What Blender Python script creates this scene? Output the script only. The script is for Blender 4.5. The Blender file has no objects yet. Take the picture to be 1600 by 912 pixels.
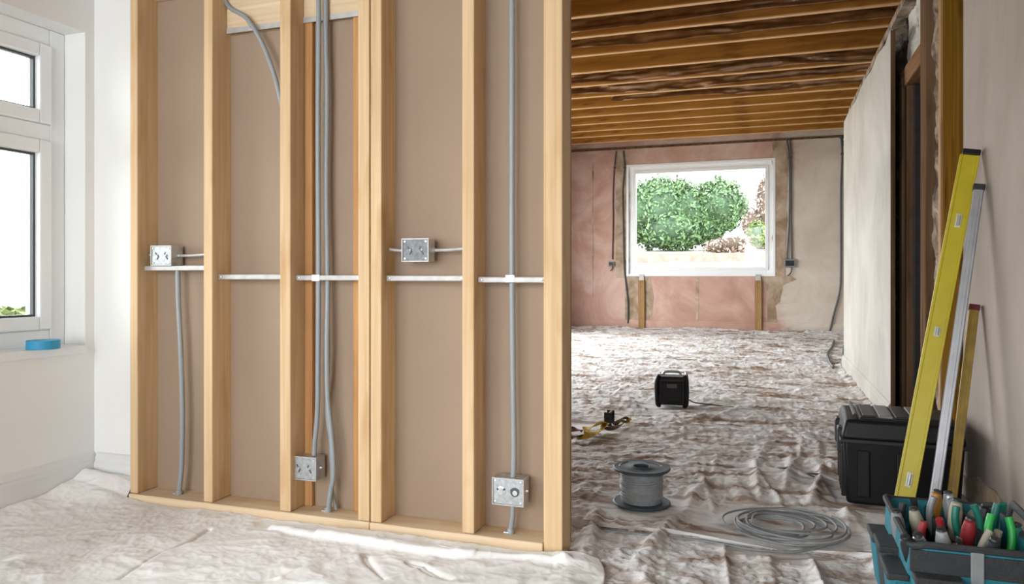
import bpy, bmesh, math, random
import numpy as np
from mathutils import Vector, Matrix, Euler

random.seed(7)
C = bpy.context.scene.collection
SC = bpy.context.scene

# ------------------------------------------------------------------ camera
FPX, HZ, CAMH = 1165.0, 432.0, 0.8
ANG = math.atan(399 / 1165.0)
cam_d = bpy.data.cameras.new('camera')
cam_d.sensor_width = 36.0
cam_d.lens = FPX / 1600 * 36
cam_d.shift_y = -(456 - HZ) / 1600
cam_d.clip_start = 0.05
cam_d.clip_end = 200
cam = bpy.data.objects.new('camera', cam_d)
cam.location = (0, 0, CAMH)
cam.rotation_euler = (math.radians(90), 0, ANG)
C.objects.link(cam)
SC.camera = cam

# ------------------------------------------------------------------ world, lights, exposure
W = bpy.data.worlds.new('overcast_sky')
SC.world = W
W.use_nodes = True
nt = W.node_tree
bg = nt.nodes['Background']
bg.inputs['Color'].default_value = (0.93, 0.97, 1.0, 1)
bg.inputs['Strength'].default_value = 4.6
SC.view_settings.view_transform = 'Standard'
SC.view_settings.look = 'None'
SC.view_settings.gamma = 1
SC.view_settings.use_curve_mapping = False
SC.view_settings.exposure = 1.15


def portal(name, loc, rot, sx, sy):
    l = bpy.data.lights.new(name, 'AREA')
    l.shape = 'RECTANGLE'; l.size = sx; l.size_y = sy
    l.cycles.is_portal = True
    o = bpy.data.objects.new(name, l)
    o.location = loc; o.rotation_euler = rot
    C.objects.link(o)
    return o


H90 = math.pi / 2
portal('window_daylight', (-2.62, 1.05, 1.13), (0, -H90, 0), 1.2, 2.1)
portal('added_front_side_daylight', (-2.62, -1.25, 1.2), (0, -H90, 0), 2.3, 1.8)  # portal for the left opening added behind the camera for light
portal('added_rear_daylight', (-1.2, -2.45, 1.25), (H90, 0, 0), 2.3, 2.4)  # portal for the added rear opening, out of view
portal('garden_daylight', (-0.92, 11.12, 1.62), (-H90, 0, 0), 2.1, 1.7)
portal('added_far_side_daylight', (-3.05, 7.0, 1.35), (0, -H90, 0), 2.3, 6.0)  # portal for the hidden opening added to brighten the far room

# ------------------------------------------------------------------ pixel -> room coordinates (on true room planes)
ca, sa = math.cos(ANG), math.sin(ANG)


def ray(px, py):
    u = (px - 800) / FPX; v = (HZ - py) / FPX
    return (ca * u - sa, sa * u + ca, v)


def aY(px, py, Y):
    r = ray(px, py); k = Y / r[1]
    return Vector((k * r[0], Y, CAMH + k * r[2]))


def aX(px, py, X):
    r = ray(px, py); k = X / r[0]
    return Vector((X, k * r[1], CAMH + k * r[2]))


def aZ(px, py, Z=0.0):
    r = ray(px, py); k = (Z - CAMH) / r[2]
    return Vector((k * r[0], k * r[1], Z))


# ------------------------------------------------------------------ materials
def newmat(name):
    m = bpy.data.materials.new(name); m.use_nodes = True
    n = m.node_tree.nodes; l = m.node_tree.links
    return m, n, l, n['Principled BSDF']


def simple(name, col, rough=0.6, metal=0.0, var=0.08, scale=20, bump=0.0, bscale=80, spec=0.5):
    m, n, l, b = newmat(name)
    tc = n.new('ShaderNodeTexCoord')
    no = n.new('ShaderNodeTexNoise'); no.inputs['Scale'].default_value = scale; no.inputs['Detail'].default_value = 5
    l.new(tc.outputs['Object'], no.inputs['Vector'])
    r = n.new('ShaderNodeValToRGB')
    r.color_ramp.elements[0].position = 0.3; r.color_ramp.elements[1].position = 0.7
    r.color_ramp.elements[0].color = tuple(max(0, c * (1 - var)) for c in col) + (1,)
    r.color_ramp.elements[1].color = tuple(min(1, c * (1 + var)) for c in col) + (1,)
    l.new(no.outputs['Fac'], r.inputs['Fac']); l.new(r.outputs['Color'], b.inputs['Base Color'])
    b.inputs['Roughness'].default_value = rough; b.inputs['Metallic'].default_value = metal
    b.inputs['Specular IOR Level'].default_value = spec
    if bump:
        n2 = n.new('ShaderNodeTexNoise'); n2.inputs['Scale'].default_value = bscale; n2.inputs['Detail'].default_value = 4
        l.new(tc.outputs['Object'], n2.inputs['Vector'])
        bp = n.new('ShaderNodeBump'); bp.inputs['Strength'].default_value = bump; bp.inputs['Distance'].default_value = 0.01
        l.new(n2.outputs['Fac'], bp.inputs['Height']); l.new(bp.outputs['Normal'], b.inputs['Normal'])
    return m


def wood(name, c1, c2, knot, axis='Z', rough=0.65, fine=60, spec=0.15):
    m, n, l, b = newmat(name)
    tc = n.new('ShaderNodeTexCoord')
    mp = n.new('ShaderNodeMapping')
    s = {'Z': (fine, fine, 1.6), 'X': (1.6, fine, fine), 'Y': (fine, 1.6, fine)}[axis]
    mp.inputs['Scale'].default_value = s
    l.new(tc.outputs['Object'], mp.inputs['Vector'])
    no = n.new('ShaderNodeTexNoise'); no.inputs['Scale'].default_value = 1.0; no.inputs['Detail'].default_value = 6
    no.inputs['Distortion'].default_value = 0.6
    l.new(mp.outputs['Vector'], no.inputs['Vector'])
    r = n.new('ShaderNodeValToRGB')
    r.color_ramp.elements[0].position = 0.32; r.color_ramp.elements[1].position = 0.68
    r.color_ramp.elements[0].color = c1 + (1,); r.color_ramp.elements[1].color = c2 + (1,)
    l.new(no.outputs['Fac'], r.inputs['Fac'])
    mp2 = n.new('ShaderNodeMapping')
    s2 = {'Z': (14, 14, 3.2), 'X': (3.2, 14, 14), 'Y': (14, 3.2, 14)}[axis]
    mp2.inputs['Scale'].default_value = s2
    l.new(tc.outputs['Object'], mp2.inputs['Vector'])
    n2 = n.new('ShaderNodeTexNoise'); n2.inputs['Scale'].default_value = 1.0; n2.inputs['Detail'].default_value = 2
    l.new(mp2.outputs['Vector'], n2.inputs['Vector'])
    r2 = n.new('ShaderNodeValToRGB')
    r2.color_ramp.elements[0].position = 0.55; r2.color_ramp.elements[1].position = 0.80
    r2.color_ramp.elements[0].color = (0, 0, 0, 1); r2.color_ramp.elements[1].color = (1, 1, 1, 1)
    l.new(n2.outputs['Fac'], r2.inputs['Fac'])
    mx = n.new('ShaderNodeMix'); mx.data_type = 'RGBA'
    l.new(r2.outputs['Color'], mx.inputs['Factor']); l.new(r.outputs['Color'], mx.inputs['A'])
    mx.inputs['B'].default_value = knot + (1,)
    l.new(mx.outputs['Result'], b.inputs['Base Color'])
    b.inputs['Roughness'].default_value = rough; b.inputs['Specular IOR Level'].default_value = spec
    bp = n.new('ShaderNodeBump'); bp.inputs['Strength'].default_value = 0.12; bp.inputs['Distance'].default_value = 0.003
    l.new(no.outputs['Fac'], bp.inputs['Height']); l.new(bp.outputs['Normal'], b.inputs['Normal'])
    return m


def plaster(name, cols, scale=1.2, rough=0.85, bump=0.2, bscale=30, stain_and_shade=None, stretch=(1, 1, 1), fine=0.25):
    """patchy plaster: cols = [(pos,rgb),...]"""
    m, n, l, b = newmat(name)
    tc = n.new('ShaderNodeTexCoord')
    mp = n.new('ShaderNodeMapping'); mp.inputs['Scale'].default_value = stretch
    l.new(tc.outputs['Object'], mp.inputs['Vector'])
    no = n.new('ShaderNodeTexNoise'); no.inputs['Scale'].default_value = scale; no.inputs['Detail'].default_value = 8
    no.inputs['Roughness'].default_value = 0.6; no.inputs['Distortion'].default_value = 0.5
    l.new(mp.outputs['Vector'], no.inputs['Vector'])
    r = n.new('ShaderNodeValToRGB')
    el = r.color_ramp.elements
    el[0].position = cols[0][0]; el[0].color = cols[0][1] + (1,)
    el[1].position = cols[-1][0]; el[1].color = cols[-1][1] + (1,)
    for p, c in cols[1:-1]:
        e = el.new(p); e.color = c + (1,)
    l.new(no.outputs['Fac'], r.inputs['Fac'])
    l.new(r.outputs['Color'], b.inputs['Base Color'])
    b.inputs['Roughness'].default_value = rough
    n2 = n.new('ShaderNodeTexNoise'); n2.inputs['Scale'].default_value = bscale; n2.inputs['Detail'].default_value = 6
    l.new(tc.outputs['Object'], n2.inputs['Vector'])
    bp = n.new('ShaderNodeBump'); bp.inputs['Strength'].default_value = bump; bp.inputs['Distance'].default_value = 0.01
    l.new(n2.outputs['Fac'], bp.inputs['Height']); l.new(bp.outputs['Normal'], b.inputs['Normal'])
    return m


def back_wall_mat():
    m, n, l, b = newmat('pink_and_beige_plaster')
    tc = n.new('ShaderNodeTexCoord')
    sx = n.new('ShaderNodeSeparateXYZ'); l.new(tc.outputs['Object'], sx.inputs[0])
    no = n.new('ShaderNodeTexNoise'); no.inputs['Scale'].default_value = 1.3; no.inputs['Detail'].default_value = 8
    no.inputs['Roughness'].default_value = 0.62; no.inputs['Distortion'].default_value = 0.8
    l.new(tc.outputs['Object'], no.inputs['Vector'])
    pink = n.new('ShaderNodeValToRGB'); e = pink.color_ramp.elements
    e[0].position = 0.34; e[0].color = (0.42, 0.245, 0.19, 1)
    e[1].position = 0.66; e[1].color = (0.66, 0.50, 0.43, 1)
    k = e.new(0.5); k.color = (0.54, 0.34, 0.275, 1)
    l.new(no.outputs['Fac'], pink.inputs['Fac'])
    bei = n.new('ShaderNodeValToRGB'); e = bei.color_ramp.elements
    e[0].position = 0.34; e[0].color = (0.50, 0.42, 0.345, 1)
    e[1].position = 0.66; e[1].color = (0.66, 0.59, 0.52, 1)
    l.new(no.outputs['Fac'], bei.inputs['Fac'])
    ma = n.new('ShaderNodeMath'); ma.operation = 'MULTIPLY_ADD'
    l.new(no.outputs['Fac'], ma.inputs[0]); ma.inputs[1].default_value = 1.4
    l.new(sx.outputs['X'], ma.inputs[2])
    mr = n.new('ShaderNodeMapRange')
    mr.inputs['From Min'].default_value = 0.75; mr.inputs['From Max'].default_value = 0.95
    l.new(ma.outputs[0], mr.inputs['Value'])
    mx = n.new('ShaderNodeMix'); mx.data_type = 'RGBA'
    l.new(mr.outputs[0], mx.inputs['Factor']); l.new(pink.outputs['Color'], mx.inputs['A']); l.new(bei.outputs['Color'], mx.inputs['B'])
    l.new(mx.outputs['Result'], b.inputs['Base Color'])
    b.inputs['Roughness'].default_value = 0.9
    return m


def cloth_mat(name, a, bcol, stain_and_shade, s_lo=0.52, s_hi=0.7, bs=0.6):
    m, n, l, b = newmat(name)
    tc = n.new('ShaderNodeTexCoord')
    no = n.new('ShaderNodeTexNoise'); no.inputs['Scale'].default_value = 3.0; no.inputs['Detail'].default_value = 9
    no.inputs['Roughness'].default_value = 0.65; no.inputs['Distortion'].default_value = 1.0
    l.new(tc.outputs['Object'], no.inputs['Vector'])
    r = n.new('ShaderNodeValToRGB'); e = r.color_ramp.elements
    e[0].position = 0.35; e[0].color = bcol + (1,); e[1].position = 0.62; e[1].color = a + (1,)
    l.new(no.outputs['Fac'], r.inputs['Fac'])
    n2 = n.new('ShaderNodeTexNoise'); n2.inputs['Scale'].default_value = 5.5; n2.inputs['Detail'].default_value = 7
    n2.inputs['Distortion'].default_value = 1.6
    mp = n.new('ShaderNodeMapping'); mp.inputs['Scale'].default_value = (0.45, 1.3, 1.0); mp.inputs['Location'].default_value = (3, 7, 0)  # stretched into streaks, so stains double as crease shading
    l.new(tc.outputs['Object'], mp.inputs['Vector']); l.new(mp.outputs['Vector'], n2.inputs['Vector'])
    r2 = n.new('ShaderNodeValToRGB'); e = r2.color_ramp.elements
    e[0].position = s_lo; e[0].color = (0, 0, 0, 1); e[1].position = s_hi; e[1].color = (1, 1, 1, 1)
    l.new(n2.outputs['Fac'], r2.inputs['Fac'])
    mx = n.new('ShaderNodeMix'); mx.data_type = 'RGBA'
    l.new(r2.outputs['Color'], mx.inputs['Factor']); l.new(r.outputs['Color'], mx.inputs['A']); mx.inputs['B'].default_value = stain_and_shade + (1,)
    l.new(mx.outputs['Result'], b.inputs['Base Color'])
    b.inputs['Roughness'].default_value = 0.95
    b.inputs['Specular IOR Level'].default_value = 0.15
    wv = n.new('ShaderNodeTexNoise'); wv.inputs['Scale'].default_value = 55; wv.inputs['Detail'].default_value = 4
    wv.inputs['Distortion'].default_value = 0.7
    mp3 = n.new('ShaderNodeMapping'); mp3.inputs['Scale'].default_value = (0.6, 1.0, 1.0)
    l.new(tc.outputs['Object'], mp3.inputs['Vector']); l.new(mp3.outputs['Vector'], wv.inputs['Vector'])
    bp = n.new('ShaderNodeBump'); bp.inputs['Strength'].default_value = bs; bp.inputs['Distance'].default_value = 0.008
    l.new(wv.outputs['Fac'], bp.inputs['Height']); l.new(bp.outputs['Normal'], b.inputs['Normal'])
    return m


def glass_mat():
    m, n, l, b = newmat('window_glass')
    n.remove(b)
    out = n['Material Output']
    tr = n.new('ShaderNodeBsdfTransparent'); tr.inputs['Color'].default_value = (0.97, 0.985, 0.98, 1)
    gl = n.new('ShaderNodeBsdfGlossy'); gl.inputs['Roughness'].default_value = 0.02
    fr = n.new('ShaderNodeFresnel'); fr.inputs['IOR'].default_value = 1.35
    mx = n.new('ShaderNodeMixShader')
    l.new(fr.outputs[0], mx.inputs[0]); l.new(tr.outputs[0], mx.inputs[1]); l.new(gl.outputs[0], mx.inputs[2])
    l.new(mx.outputs[0], out.inputs['Surface'])
    return m


M = {
    'stud': wood('planed_pine', (0.60, 0.405, 0.225), (0.72, 0.52, 0.315), (0.50, 0.28, 0.115), 'Z'),
    'plate': wood('planed_pine_lengthwise', (0.66, 0.49, 0.31), (0.78, 0.62, 0.43), (0.60, 0.40, 0.21), 'X'),
    'strip': wood('orange_timber', (0.40, 0.19, 0.07), (0.56, 0.31, 0.13), (0.28, 0.11, 0.03), 'Z'),
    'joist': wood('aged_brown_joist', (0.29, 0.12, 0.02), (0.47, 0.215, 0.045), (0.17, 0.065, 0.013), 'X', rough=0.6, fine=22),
    'edge': wood('joist_edge_bounce_light', (0.52, 0.31, 0.15), (0.68, 0.43, 0.23), (0.42, 0.22, 0.09), 'X', fine=30),  # lighter wood colour, light painted on the joist undersides
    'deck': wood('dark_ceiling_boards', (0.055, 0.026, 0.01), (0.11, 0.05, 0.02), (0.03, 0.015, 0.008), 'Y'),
    'post': wood('brown_lining_board', (0.10, 0.048, 0.007), (0.15, 0.074, 0.012), (0.04, 0.017, 0.003), 'Z', rough=1.0, fine=25, spec=0.0),
    'casing': wood('old_brown_casing', (0.09, 0.05, 0.028), (0.18, 0.108, 0.062), (0.045, 0.025, 0.014), 'Z', rough=1.0, fine=35, spec=0.0),
    'casing_h': wood('old_brown_head_casing', (0.13, 0.068, 0.032), (0.25, 0.145, 0.08), (0.07, 0.035, 0.018), 'Y', rough=1.0, fine=35, spec=0.0),
    'lath': wood('pale_batten', (0.28, 0.155, 0.065), (0.40, 0.235, 0.10), (0.18, 0.09, 0.035), 'Z'),
    'mdf': simple('brown_backing_board', (0.345, 0.25, 0.178), 0.75, var=0.04, scale=3, bump=0.04, bscale=300),
    'white_wall': simple('matt_white_plaster', (0.85, 0.85, 0.835), 0.85, var=0.02, scale=2.5, bump=0.05, bscale=60),
    'upvc': simple('white_window_plastic', (0.85, 0.87, 0.88), 0.3, var=0.01),
    'gasket': simple('dark_window_gasket', (0.05, 0.055, 0.06), 0.5),
    'skirt': simple('white_skirting_paint', (0.76, 0.76, 0.75), 0.5, var=0.03, scale=6),
    'panelwall': plaster('skimmed_grey_plaster', [(0.35, (0.35, 0.32, 0.275)), (0.65, (0.47, 0.44, 0.395))], 1.6, bump=0.08),
    'rightwall': plaster('mottled_bare_plaster', [(0.32, (0.235, 0.185, 0.15)), (0.5, (0.31, 0.255, 0.215)), (0.68, (0.375, 0.325, 0.285))], 1.3, bump=0.15, stretch=(1, 1, 0.55)),
    'rough': plaster('broken_render', [(0.36, (0.05, 0.032, 0.02)), (0.46, (0.19, 0.125, 0.08)), (0.6, (0.33, 0.27, 0.2)), (0.7, (0.45, 0.4, 0.33))], 9, bump=1.0, bscale=25),
    'darkrough': plaster('dark_masonry', [(0.4, (0.012, 0.009, 0.007)), (0.55, (0.06, 0.04, 0.028)), (0.7, (0.17, 0.12, 0.08))], 14, bump=1.0, bscale=22),
    'lintel': plaster('rough_white_render', [(0.3, (0.05, 0.04, 0.03)), (0.37, (0.40, 0.37, 0.32)), (0.6, (0.62, 0.6, 0.55))], 6, bump=0.8, bscale=20),
    'brownplaster': plaster('brown_scratch_coat', [(0.35, (0.26, 0.175, 0.10)), (0.5, (0.40, 0.30, 0.21)), (0.66, (0.52, 0.42, 0.33))], 4.5, bump=0.5, bscale=40),
    'backwall': back_wall_mat(),
    'cloth_white': cloth_mat('clean_cotton_dust_sheet', (0.92, 0.91, 0.90), (0.86, 0.84, 0.82), (0.70, 0.63, 0.56), 0.6, 0.8, 0.14),
    'cloth_grey': cloth_mat('soiled_crease_shaded_dust_sheet', (0.74, 0.72, 0.705), (0.56, 0.52, 0.49), (0.30, 0.215, 0.16), 0.50, 0.64),  # brown streaks hold real soiling and painted crease shade
    'subfloor': simple('concrete_floor', (0.22, 0.2, 0.18), 0.9, var=0.2, scale=5),
    'galv': simple('galvanised_steel', (0.62, 0.64, 0.65), 0.38, 0.85, var=0.15, scale=60),
    'galv_dull': simple('dull_dark_zinc_cover', (0.17, 0.18, 0.19), 0.5, 0.4, var=0.3, scale=90),
    'galv_dark': simple('dark_metal_and_hole_shade', (0.10, 0.105, 0.11), 0.6, 0.6),  # dark metal, also painted shade for the knockout holes
    'galv_plate': simple('spangled_zinc_cover', (0.42, 0.445, 0.45), 0.45, 0.5, var=0.22, scale=90),
    'whitemetal': simple('pale_zinc_bar', (0.50, 0.485, 0.47), 0.5, 0.3, var=0.12, scale=30),
    'grey_cable': simple('grey_cable_sheath', (0.30, 0.325, 0.34), 0.42, var=0.03, scale=8),
    'dark_cable': simple('dark_cable_sheath', (0.07, 0.07, 0.075), 0.5),
    'black': simple('black_moulded_plastic', (0.007, 0.007, 0.008), 0.45, var=0.3, scale=12, spec=0.25),
    'black2': simple('charcoal_plastic', (0.022, 0.023, 0.025), 0.42, var=0.25, scale=25, spec=0.3),
    'greyplastic': simple('grey_plastic', (0.20, 0.205, 0.21), 0.4, var=0.15, scale=25),
    'silver': simple('silver_plastic', (0.42, 0.43, 0.44), 0.35, 0.3, var=0.1),
    'spool': simple('slate_blue_reel_plastic', (0.035, 0.05, 0.065), 0.6, var=0.25, scale=18),
    'coilgrey': simple('dull_grey_coil_sheath', (0.20, 0.21, 0.215), 0.5, var=0.1),
    'wire': simple('grey_wire_windings', (0.22, 0.23, 0.235), 0.5, var=0.12, scale=60),
    'blue_tape': simple('blue_masking_tape', (0.03, 0.30, 0.52), 0.55),
    'tape_core': simple('pale_tape_face', (0.20, 0.48, 0.62), 0.6),
    'yellow': simple('yellow_enamel', (0.43, 0.345, 0.008), 0.42, var=0.08, scale=10),
    'yellow_old': simple('worn_yellow_enamel', (0.30, 0.19, 0.025), 0.55, var=0.3, scale=22),
    'alu': simple('dull_aluminium', (0.30, 0.30, 0.31), 0.42, 0.7, var=0.12, scale=14),
    'vial': simple('pale_vial_window', (0.50, 0.50, 0.34), 0.25),
    'teal': simple('teal_tool_bag_fabric', (0.008, 0.145, 0.185), 0.75, var=0.2, scale=30, bump=0.3, bscale=300),
    'bagblack': simple('black_bag_webbing', (0.02, 0.022, 0.024), 0.7, var=0.3, scale=30, bump=0.3, bscale=300),
    'green': simple('bright_green_grip', (0.015, 0.30, 0.05), 0.45),
    'tealgrip': simple('sea_green_grip', (0.006, 0.13, 0.095), 0.45),
    'red': simple('red_grip', (0.24, 0.015, 0.018), 0.5),
    'cream': simple('cream_handle', (0.30, 0.27, 0.20), 0.55),
    'steel': simple('tool_steel', (0.42, 0.42, 0.44), 0.3, 0.9),
    'orange': simple('amber_grip', (0.30, 0.14, 0.02), 0.5),
    'maroon': simple('maroon_webbing', (0.14, 0.025, 0.035), 0.8),
    'strapyellow': simple('yellow_webbing', (0.55, 0.36, 0.03), 0.7, var=0.2, scale=40),
    'strapbrown': simple('brown_webbing', (0.12, 0.08, 0.05), 0.8),
    'glass': glass_mat(),
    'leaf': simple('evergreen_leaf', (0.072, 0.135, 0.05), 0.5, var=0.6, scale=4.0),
    'core': simple('shaded_inner_foliage', (0.03, 0.065, 0.03), 0.8, var=0.5, scale=5.0),  # darker copy of the leaf colour paints shade inside the bush
    'leaf2': simple('light_green_leaf', (0.14, 0.19, 0.05), 0.6, var=0.5, scale=6.0),
    'leaf3': simple('pinkish_shrub_leaf', (0.27, 0.19, 0.17), 0.6, var=0.3, scale=6.0),
    'twig': simple('brown_stem', (0.06, 0.04, 0.025), 0.8),
    'lawn': simple('dry_pale_grass', (0.30, 0.27, 0.20), 0.95, var=0.35, scale=9, bump=0.5, bscale=15),
    'brick': simple('pinkish_garden_wall', (0.27, 0.18, 0.15), 0.9, var=0.25, scale=12),
    'membrane': simple('crinkled_brown_polythene', (0.30, 0.15, 0.06), 0.25, var=0.3, scale=8, spec=0.9),
    'hall': simple('grey_hall_plaster', (0.25, 0.24, 0.23), 0.8, var=0.1),
}


# ------------------------------------------------------------------ mesh builder
class MB:
    def __init__(self):
        self.v = []; self.f = []; self.mi = []; self.cur = 0

    def add(self, vs, fs):
        n = len(self.v)
        self.v += [tuple(v) for v in vs]
        self.f += [tuple(i + n for i in f) for f in fs]
        self.mi += [self.cur] * len(fs)

    def box(self, x0, x1, y0, y1, z0, z1, mat=None):
        vs = [(x, y, z) for z in (z0, z1) for y in (y0, y1) for x in (x0, x1)]
        if mat is not None:
            vs = [mat @ Vector(v) for v in vs]
        self.add(vs, [(0, 2, 3, 1), (4, 5, 7, 6), (0, 1, 5, 4), (2, 6, 7, 3), (0, 4, 6, 2), (1, 3, 7, 5)])
        return self

    def frustum(self, b, t, z0, z1):
        """b,t = (x0,x1,y0,y1)"""
        vs = [(b[0], b[2], z0), (b[1], b[2], z0), (b[1], b[3], z0), (b[0], b[3], z0),
              (t[0], t[2], z1), (t[1], t[2], z1), (t[1], t[3], z1), (t[0], t[3], z1)]
        self.add(vs, [(3, 2, 1, 0), (4, 5, 6, 7), (0, 1, 5, 4), (1, 2, 6, 5), (2, 3, 7, 6), (3, 0, 4, 7)])
        return self

    def prism(self, pts, d0, d1, axis='Y'):
        n = len(pts)
        def P(a, b, d):
            return {'Y': (a, d, b), 'X': (d, a, b), 'Z': (a, b, d)}[axis]
        vs = [P(a, b, d0) for a, b in pts] + [P(a, b, d1) for a, b in pts]
        fs = [tuple(range(n)), tuple(range(2 * n - 1, n - 1, -1))]
        for i in range(n):
            j = (i + 1) % n
            fs.append((j, i, i + n, j + n))
        self.add(vs, fs)
        return self

    def tube(self, pts, r, seg=8, smooth=0, flat=None, closed=False):
        pts = [Vector(p) for p in pts]
        if smooth:
            out = []
            n = len(pts)
            for i in range(n - 1):
                p0 = pts[max(i - 1, 0)]; p1 = pts[i]; p2 = pts[i + 1]; p3 = pts[min(i + 2, n - 1)]
                for k in range(smooth):
                    t = k / smooth
                    out.append(0.5 * ((2 * p1) + (p2 - p0) * t + (2 * p0 - 5 * p1 + 4 * p2 - p3) * t * t + (3 * p1 - p0 - 3 * p2 + p3) * t ** 3))
            out.append(pts[-1]); pts = out
        vs = []; n = len(pts)
        up = None
        for i, p in enumerate(pts):
            d = (pts[min(i + 1, n - 1)] - pts[max(i - 1, 0)])
            if d.length < 1e-9: d = Vector((0, 0, 1))
            d.normalize()
            if up is None:
                a = Vector((0, 0, 1)) if abs(d.z) < 0.9 else Vector((1, 0, 0))
                up = (a - d * a.dot(d)).normalized()
            else:
                up = (up - d * up.dot(d)).normalized()
            s = d.cross(up)
            rr = r[i * len(r) // n] if isinstance(r, (list, tuple)) else r
            for k in range(seg):
                t = 2 * math.pi * k / seg
                f2 = flat if flat else 1.0
                vs.append(p + up * math.cos(t) * rr * f2 + s * math.sin(t) * rr)
        fs = []
        for i in range(n - 1):
            for k in range(seg):
                k2 = (k + 1) % seg
                fs.append((i * seg + k, i * seg + k2, (i + 1) * seg + k2, (i + 1) * seg + k))
        fs.append(tuple(range(seg - 1, -1, -1)))
        fs.append(tuple((n - 1) * seg + k for k in range(seg)))
        self.add(vs, fs)
        return self

    def lathe(self, prof, c=(0, 0, 0), seg=32, axis='Z', closed=False):
        """prof: [(r,z)...]"""
        n = len(prof); vs = []; fs = []
        for i in range(seg):
            t = 2 * math.pi * i / seg
            for r, z in prof:
                a, b = r * math.cos(t), r * math.sin(t)
                p = {'Z': (a, b, z), 'Y': (a, z, b), 'X': (z, a, b)}[axis]
                vs.append((p[0] + c[0], p[1] + c[1], p[2] + c[2]))
        for i in range(seg):
            j = (i + 1) % seg
            for k in range(n - 1 + (1 if closed else 0)):
                k2 = (k + 1) % n
                fs.append((i * n + k, j * n + k, j * n + k2, i * n + k2))
        if not closed:
            if prof[0][0] > 1e-6: fs.append(tuple(i * n for i in range(seg))[::-1])
            if prof[-1][0] > 1e-6: fs.append(tuple(i * n + n - 1 for i in range(seg)))
        self.add(vs, fs)
        return self

    def build(self, name, mat, parent=None, bevel=0.0, smooth=False, local=False, origin=None, kind=None, seg=2):
        mats = mat if isinstance(mat, (list, tuple)) else [mat]
        off = Vector((0, 0, 0))
        if parent is not None and not local:
            p = parent
            while p is not None:
                off += p.location; p = p.parent
        elif origin is not None:
            off = Vector(origin)
        me = bpy.data.meshes.new(name)
        me.from_pydata([(v[0] - off.x, v[1] - off.y, v[2] - off.z) for v in self.v], [], self.f)
        for m in mats: me.materials.append(m)
        if len(mats) > 1:
            me.polygons.foreach_set('material_index', self.mi)
        bm = bmesh.new(); bm.from_mesh(me)
        bmesh.ops.recalc_face_normals(bm, faces=bm.faces)
        bm.to_mesh(me); bm.free()
        if smooth:
            me.polygons.foreach_set('use_smooth', [True] * len(me.polygons))
        me.update()
        o = bpy.data.objects.new(name, me)
        C.objects.link(o)
        if parent is not None: o.parent = parent
        if origin is not None and parent is None: o.location = origin
        if bevel:
            b = o.modifiers.new('bevel', 'BEVEL'); b.width = bevel; b.segments = seg; b.limit_method = 'ANGLE'
            b.angle_limit = math.radians(50)
        if smooth:
            try:
                me.set_sharp_from_angle(angle=math.radians(42))
            except Exception:
                pass
        if kind: o['kind'] = kind
        return o


def tag(o, label=None, cat=None, group=None, kind=None):
    if label: o['label'] = label
    if cat: o['category'] = cat
    if group: o['group'] = group
    if kind: o['kind'] = kind
    return o


def thing(name, label, cat, loc=(0, 0, 0), rot=(0, 0, 0), group=None):
    o = bpy.data.objects.new(name, None); o.empty_display_size = 0.05
    C.objects.link(o); o.location = loc; o.rotation_euler = rot
    return tag(o, label, cat, group)


def copy_tree(o, parent=None):
    c = o.copy(); C.objects.link(c)
    if parent: c.parent = parent
    for ch in list(o.children): copy_tree(ch, c)
    return c


def struct(name, mb, mat, **k):
    return mb.build(name, mat, kind='structure', **k)


def wall_with_holes_X(x0, x1, y0, y1, z0, z1, holes):
    """slab between x0..x1 spanning y,z with rectangular holes (ya,yb,za,zb)"""
    mb = MB(); ys = y0
    for (ya, yb, za, zb) in sorted(holes):
        mb.box(x0, x1, ys, ya, z0, z1)
        if za > z0: mb.box(x0, x1, ya, yb, z0, za)
        if zb < z1: mb.box(x0, x1, ya, yb, zb, z1)
        ys = yb
    mb.box(x0, x1, ys, y1, z0, z1)
    return mb


def wall_with_holes_Y(y0, y1, x0, x1, z0, z1, holes):
    mb = MB(); xs = x0
    for (xa, xb, za, zb) in sorted(holes):
        mb.box(xs, xa, y0, y1, z0, z1)
        if za > z0: mb.box(xa, xb, y0, y1, z0, za)
        if zb < z1: mb.box(xa, xb, y0, y1, zb, z1)
        xs = xb
    mb.box(xs, x1, y0, y1, z0, z1)
    return mb


# ------------------------------------------------------------------ numpy noise
def hash2(ix, iy, seed):
    n = (ix.astype(np.int64) * 374761393 + iy.astype(np.int64) * 668265263 + seed * 1274126177) & 0xffffffff
    n = ((n ^ (n >> 13)) * 1274126177) & 0xffffffff
    return ((n ^ (n >> 16)) & 0xffff) / 65535.0


def vnoise(x, y, seed=0):
    ix = np.floor(x); iy = np.floor(y)
    fx = x - ix; fy = y - iy
    fx = fx * fx * fx * (fx * (fx * 6 - 15) + 10); fy = fy * fy * fy * (fy * (fy * 6 - 15) + 10)
    a = hash2(ix, iy, seed); b = hash2(ix + 1, iy, seed); c = hash2(ix, iy + 1, seed); d = hash2(ix + 1, iy + 1, seed)
    return (a + (b - a) * fx) * (1 - fy) + (c + (d - c) * fx) * fy


def fbm(x, y, seed=0, o=4):
    s = 0; a = 0.5
    for i in range(o):
        s = s + a * vnoise(x, y, seed + i * 17); x = x * 2.03 + 5.1; y = y * 2.03 + 1.7; a *= 0.5
    return s


def ridge(x, y, seed=0, p=3):
    n = fbm(x, y, seed, 3) / 0.875
    return np.clip(1 - np.abs(n * 2 - 1) * 2.2, 0, 1) ** p


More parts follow.
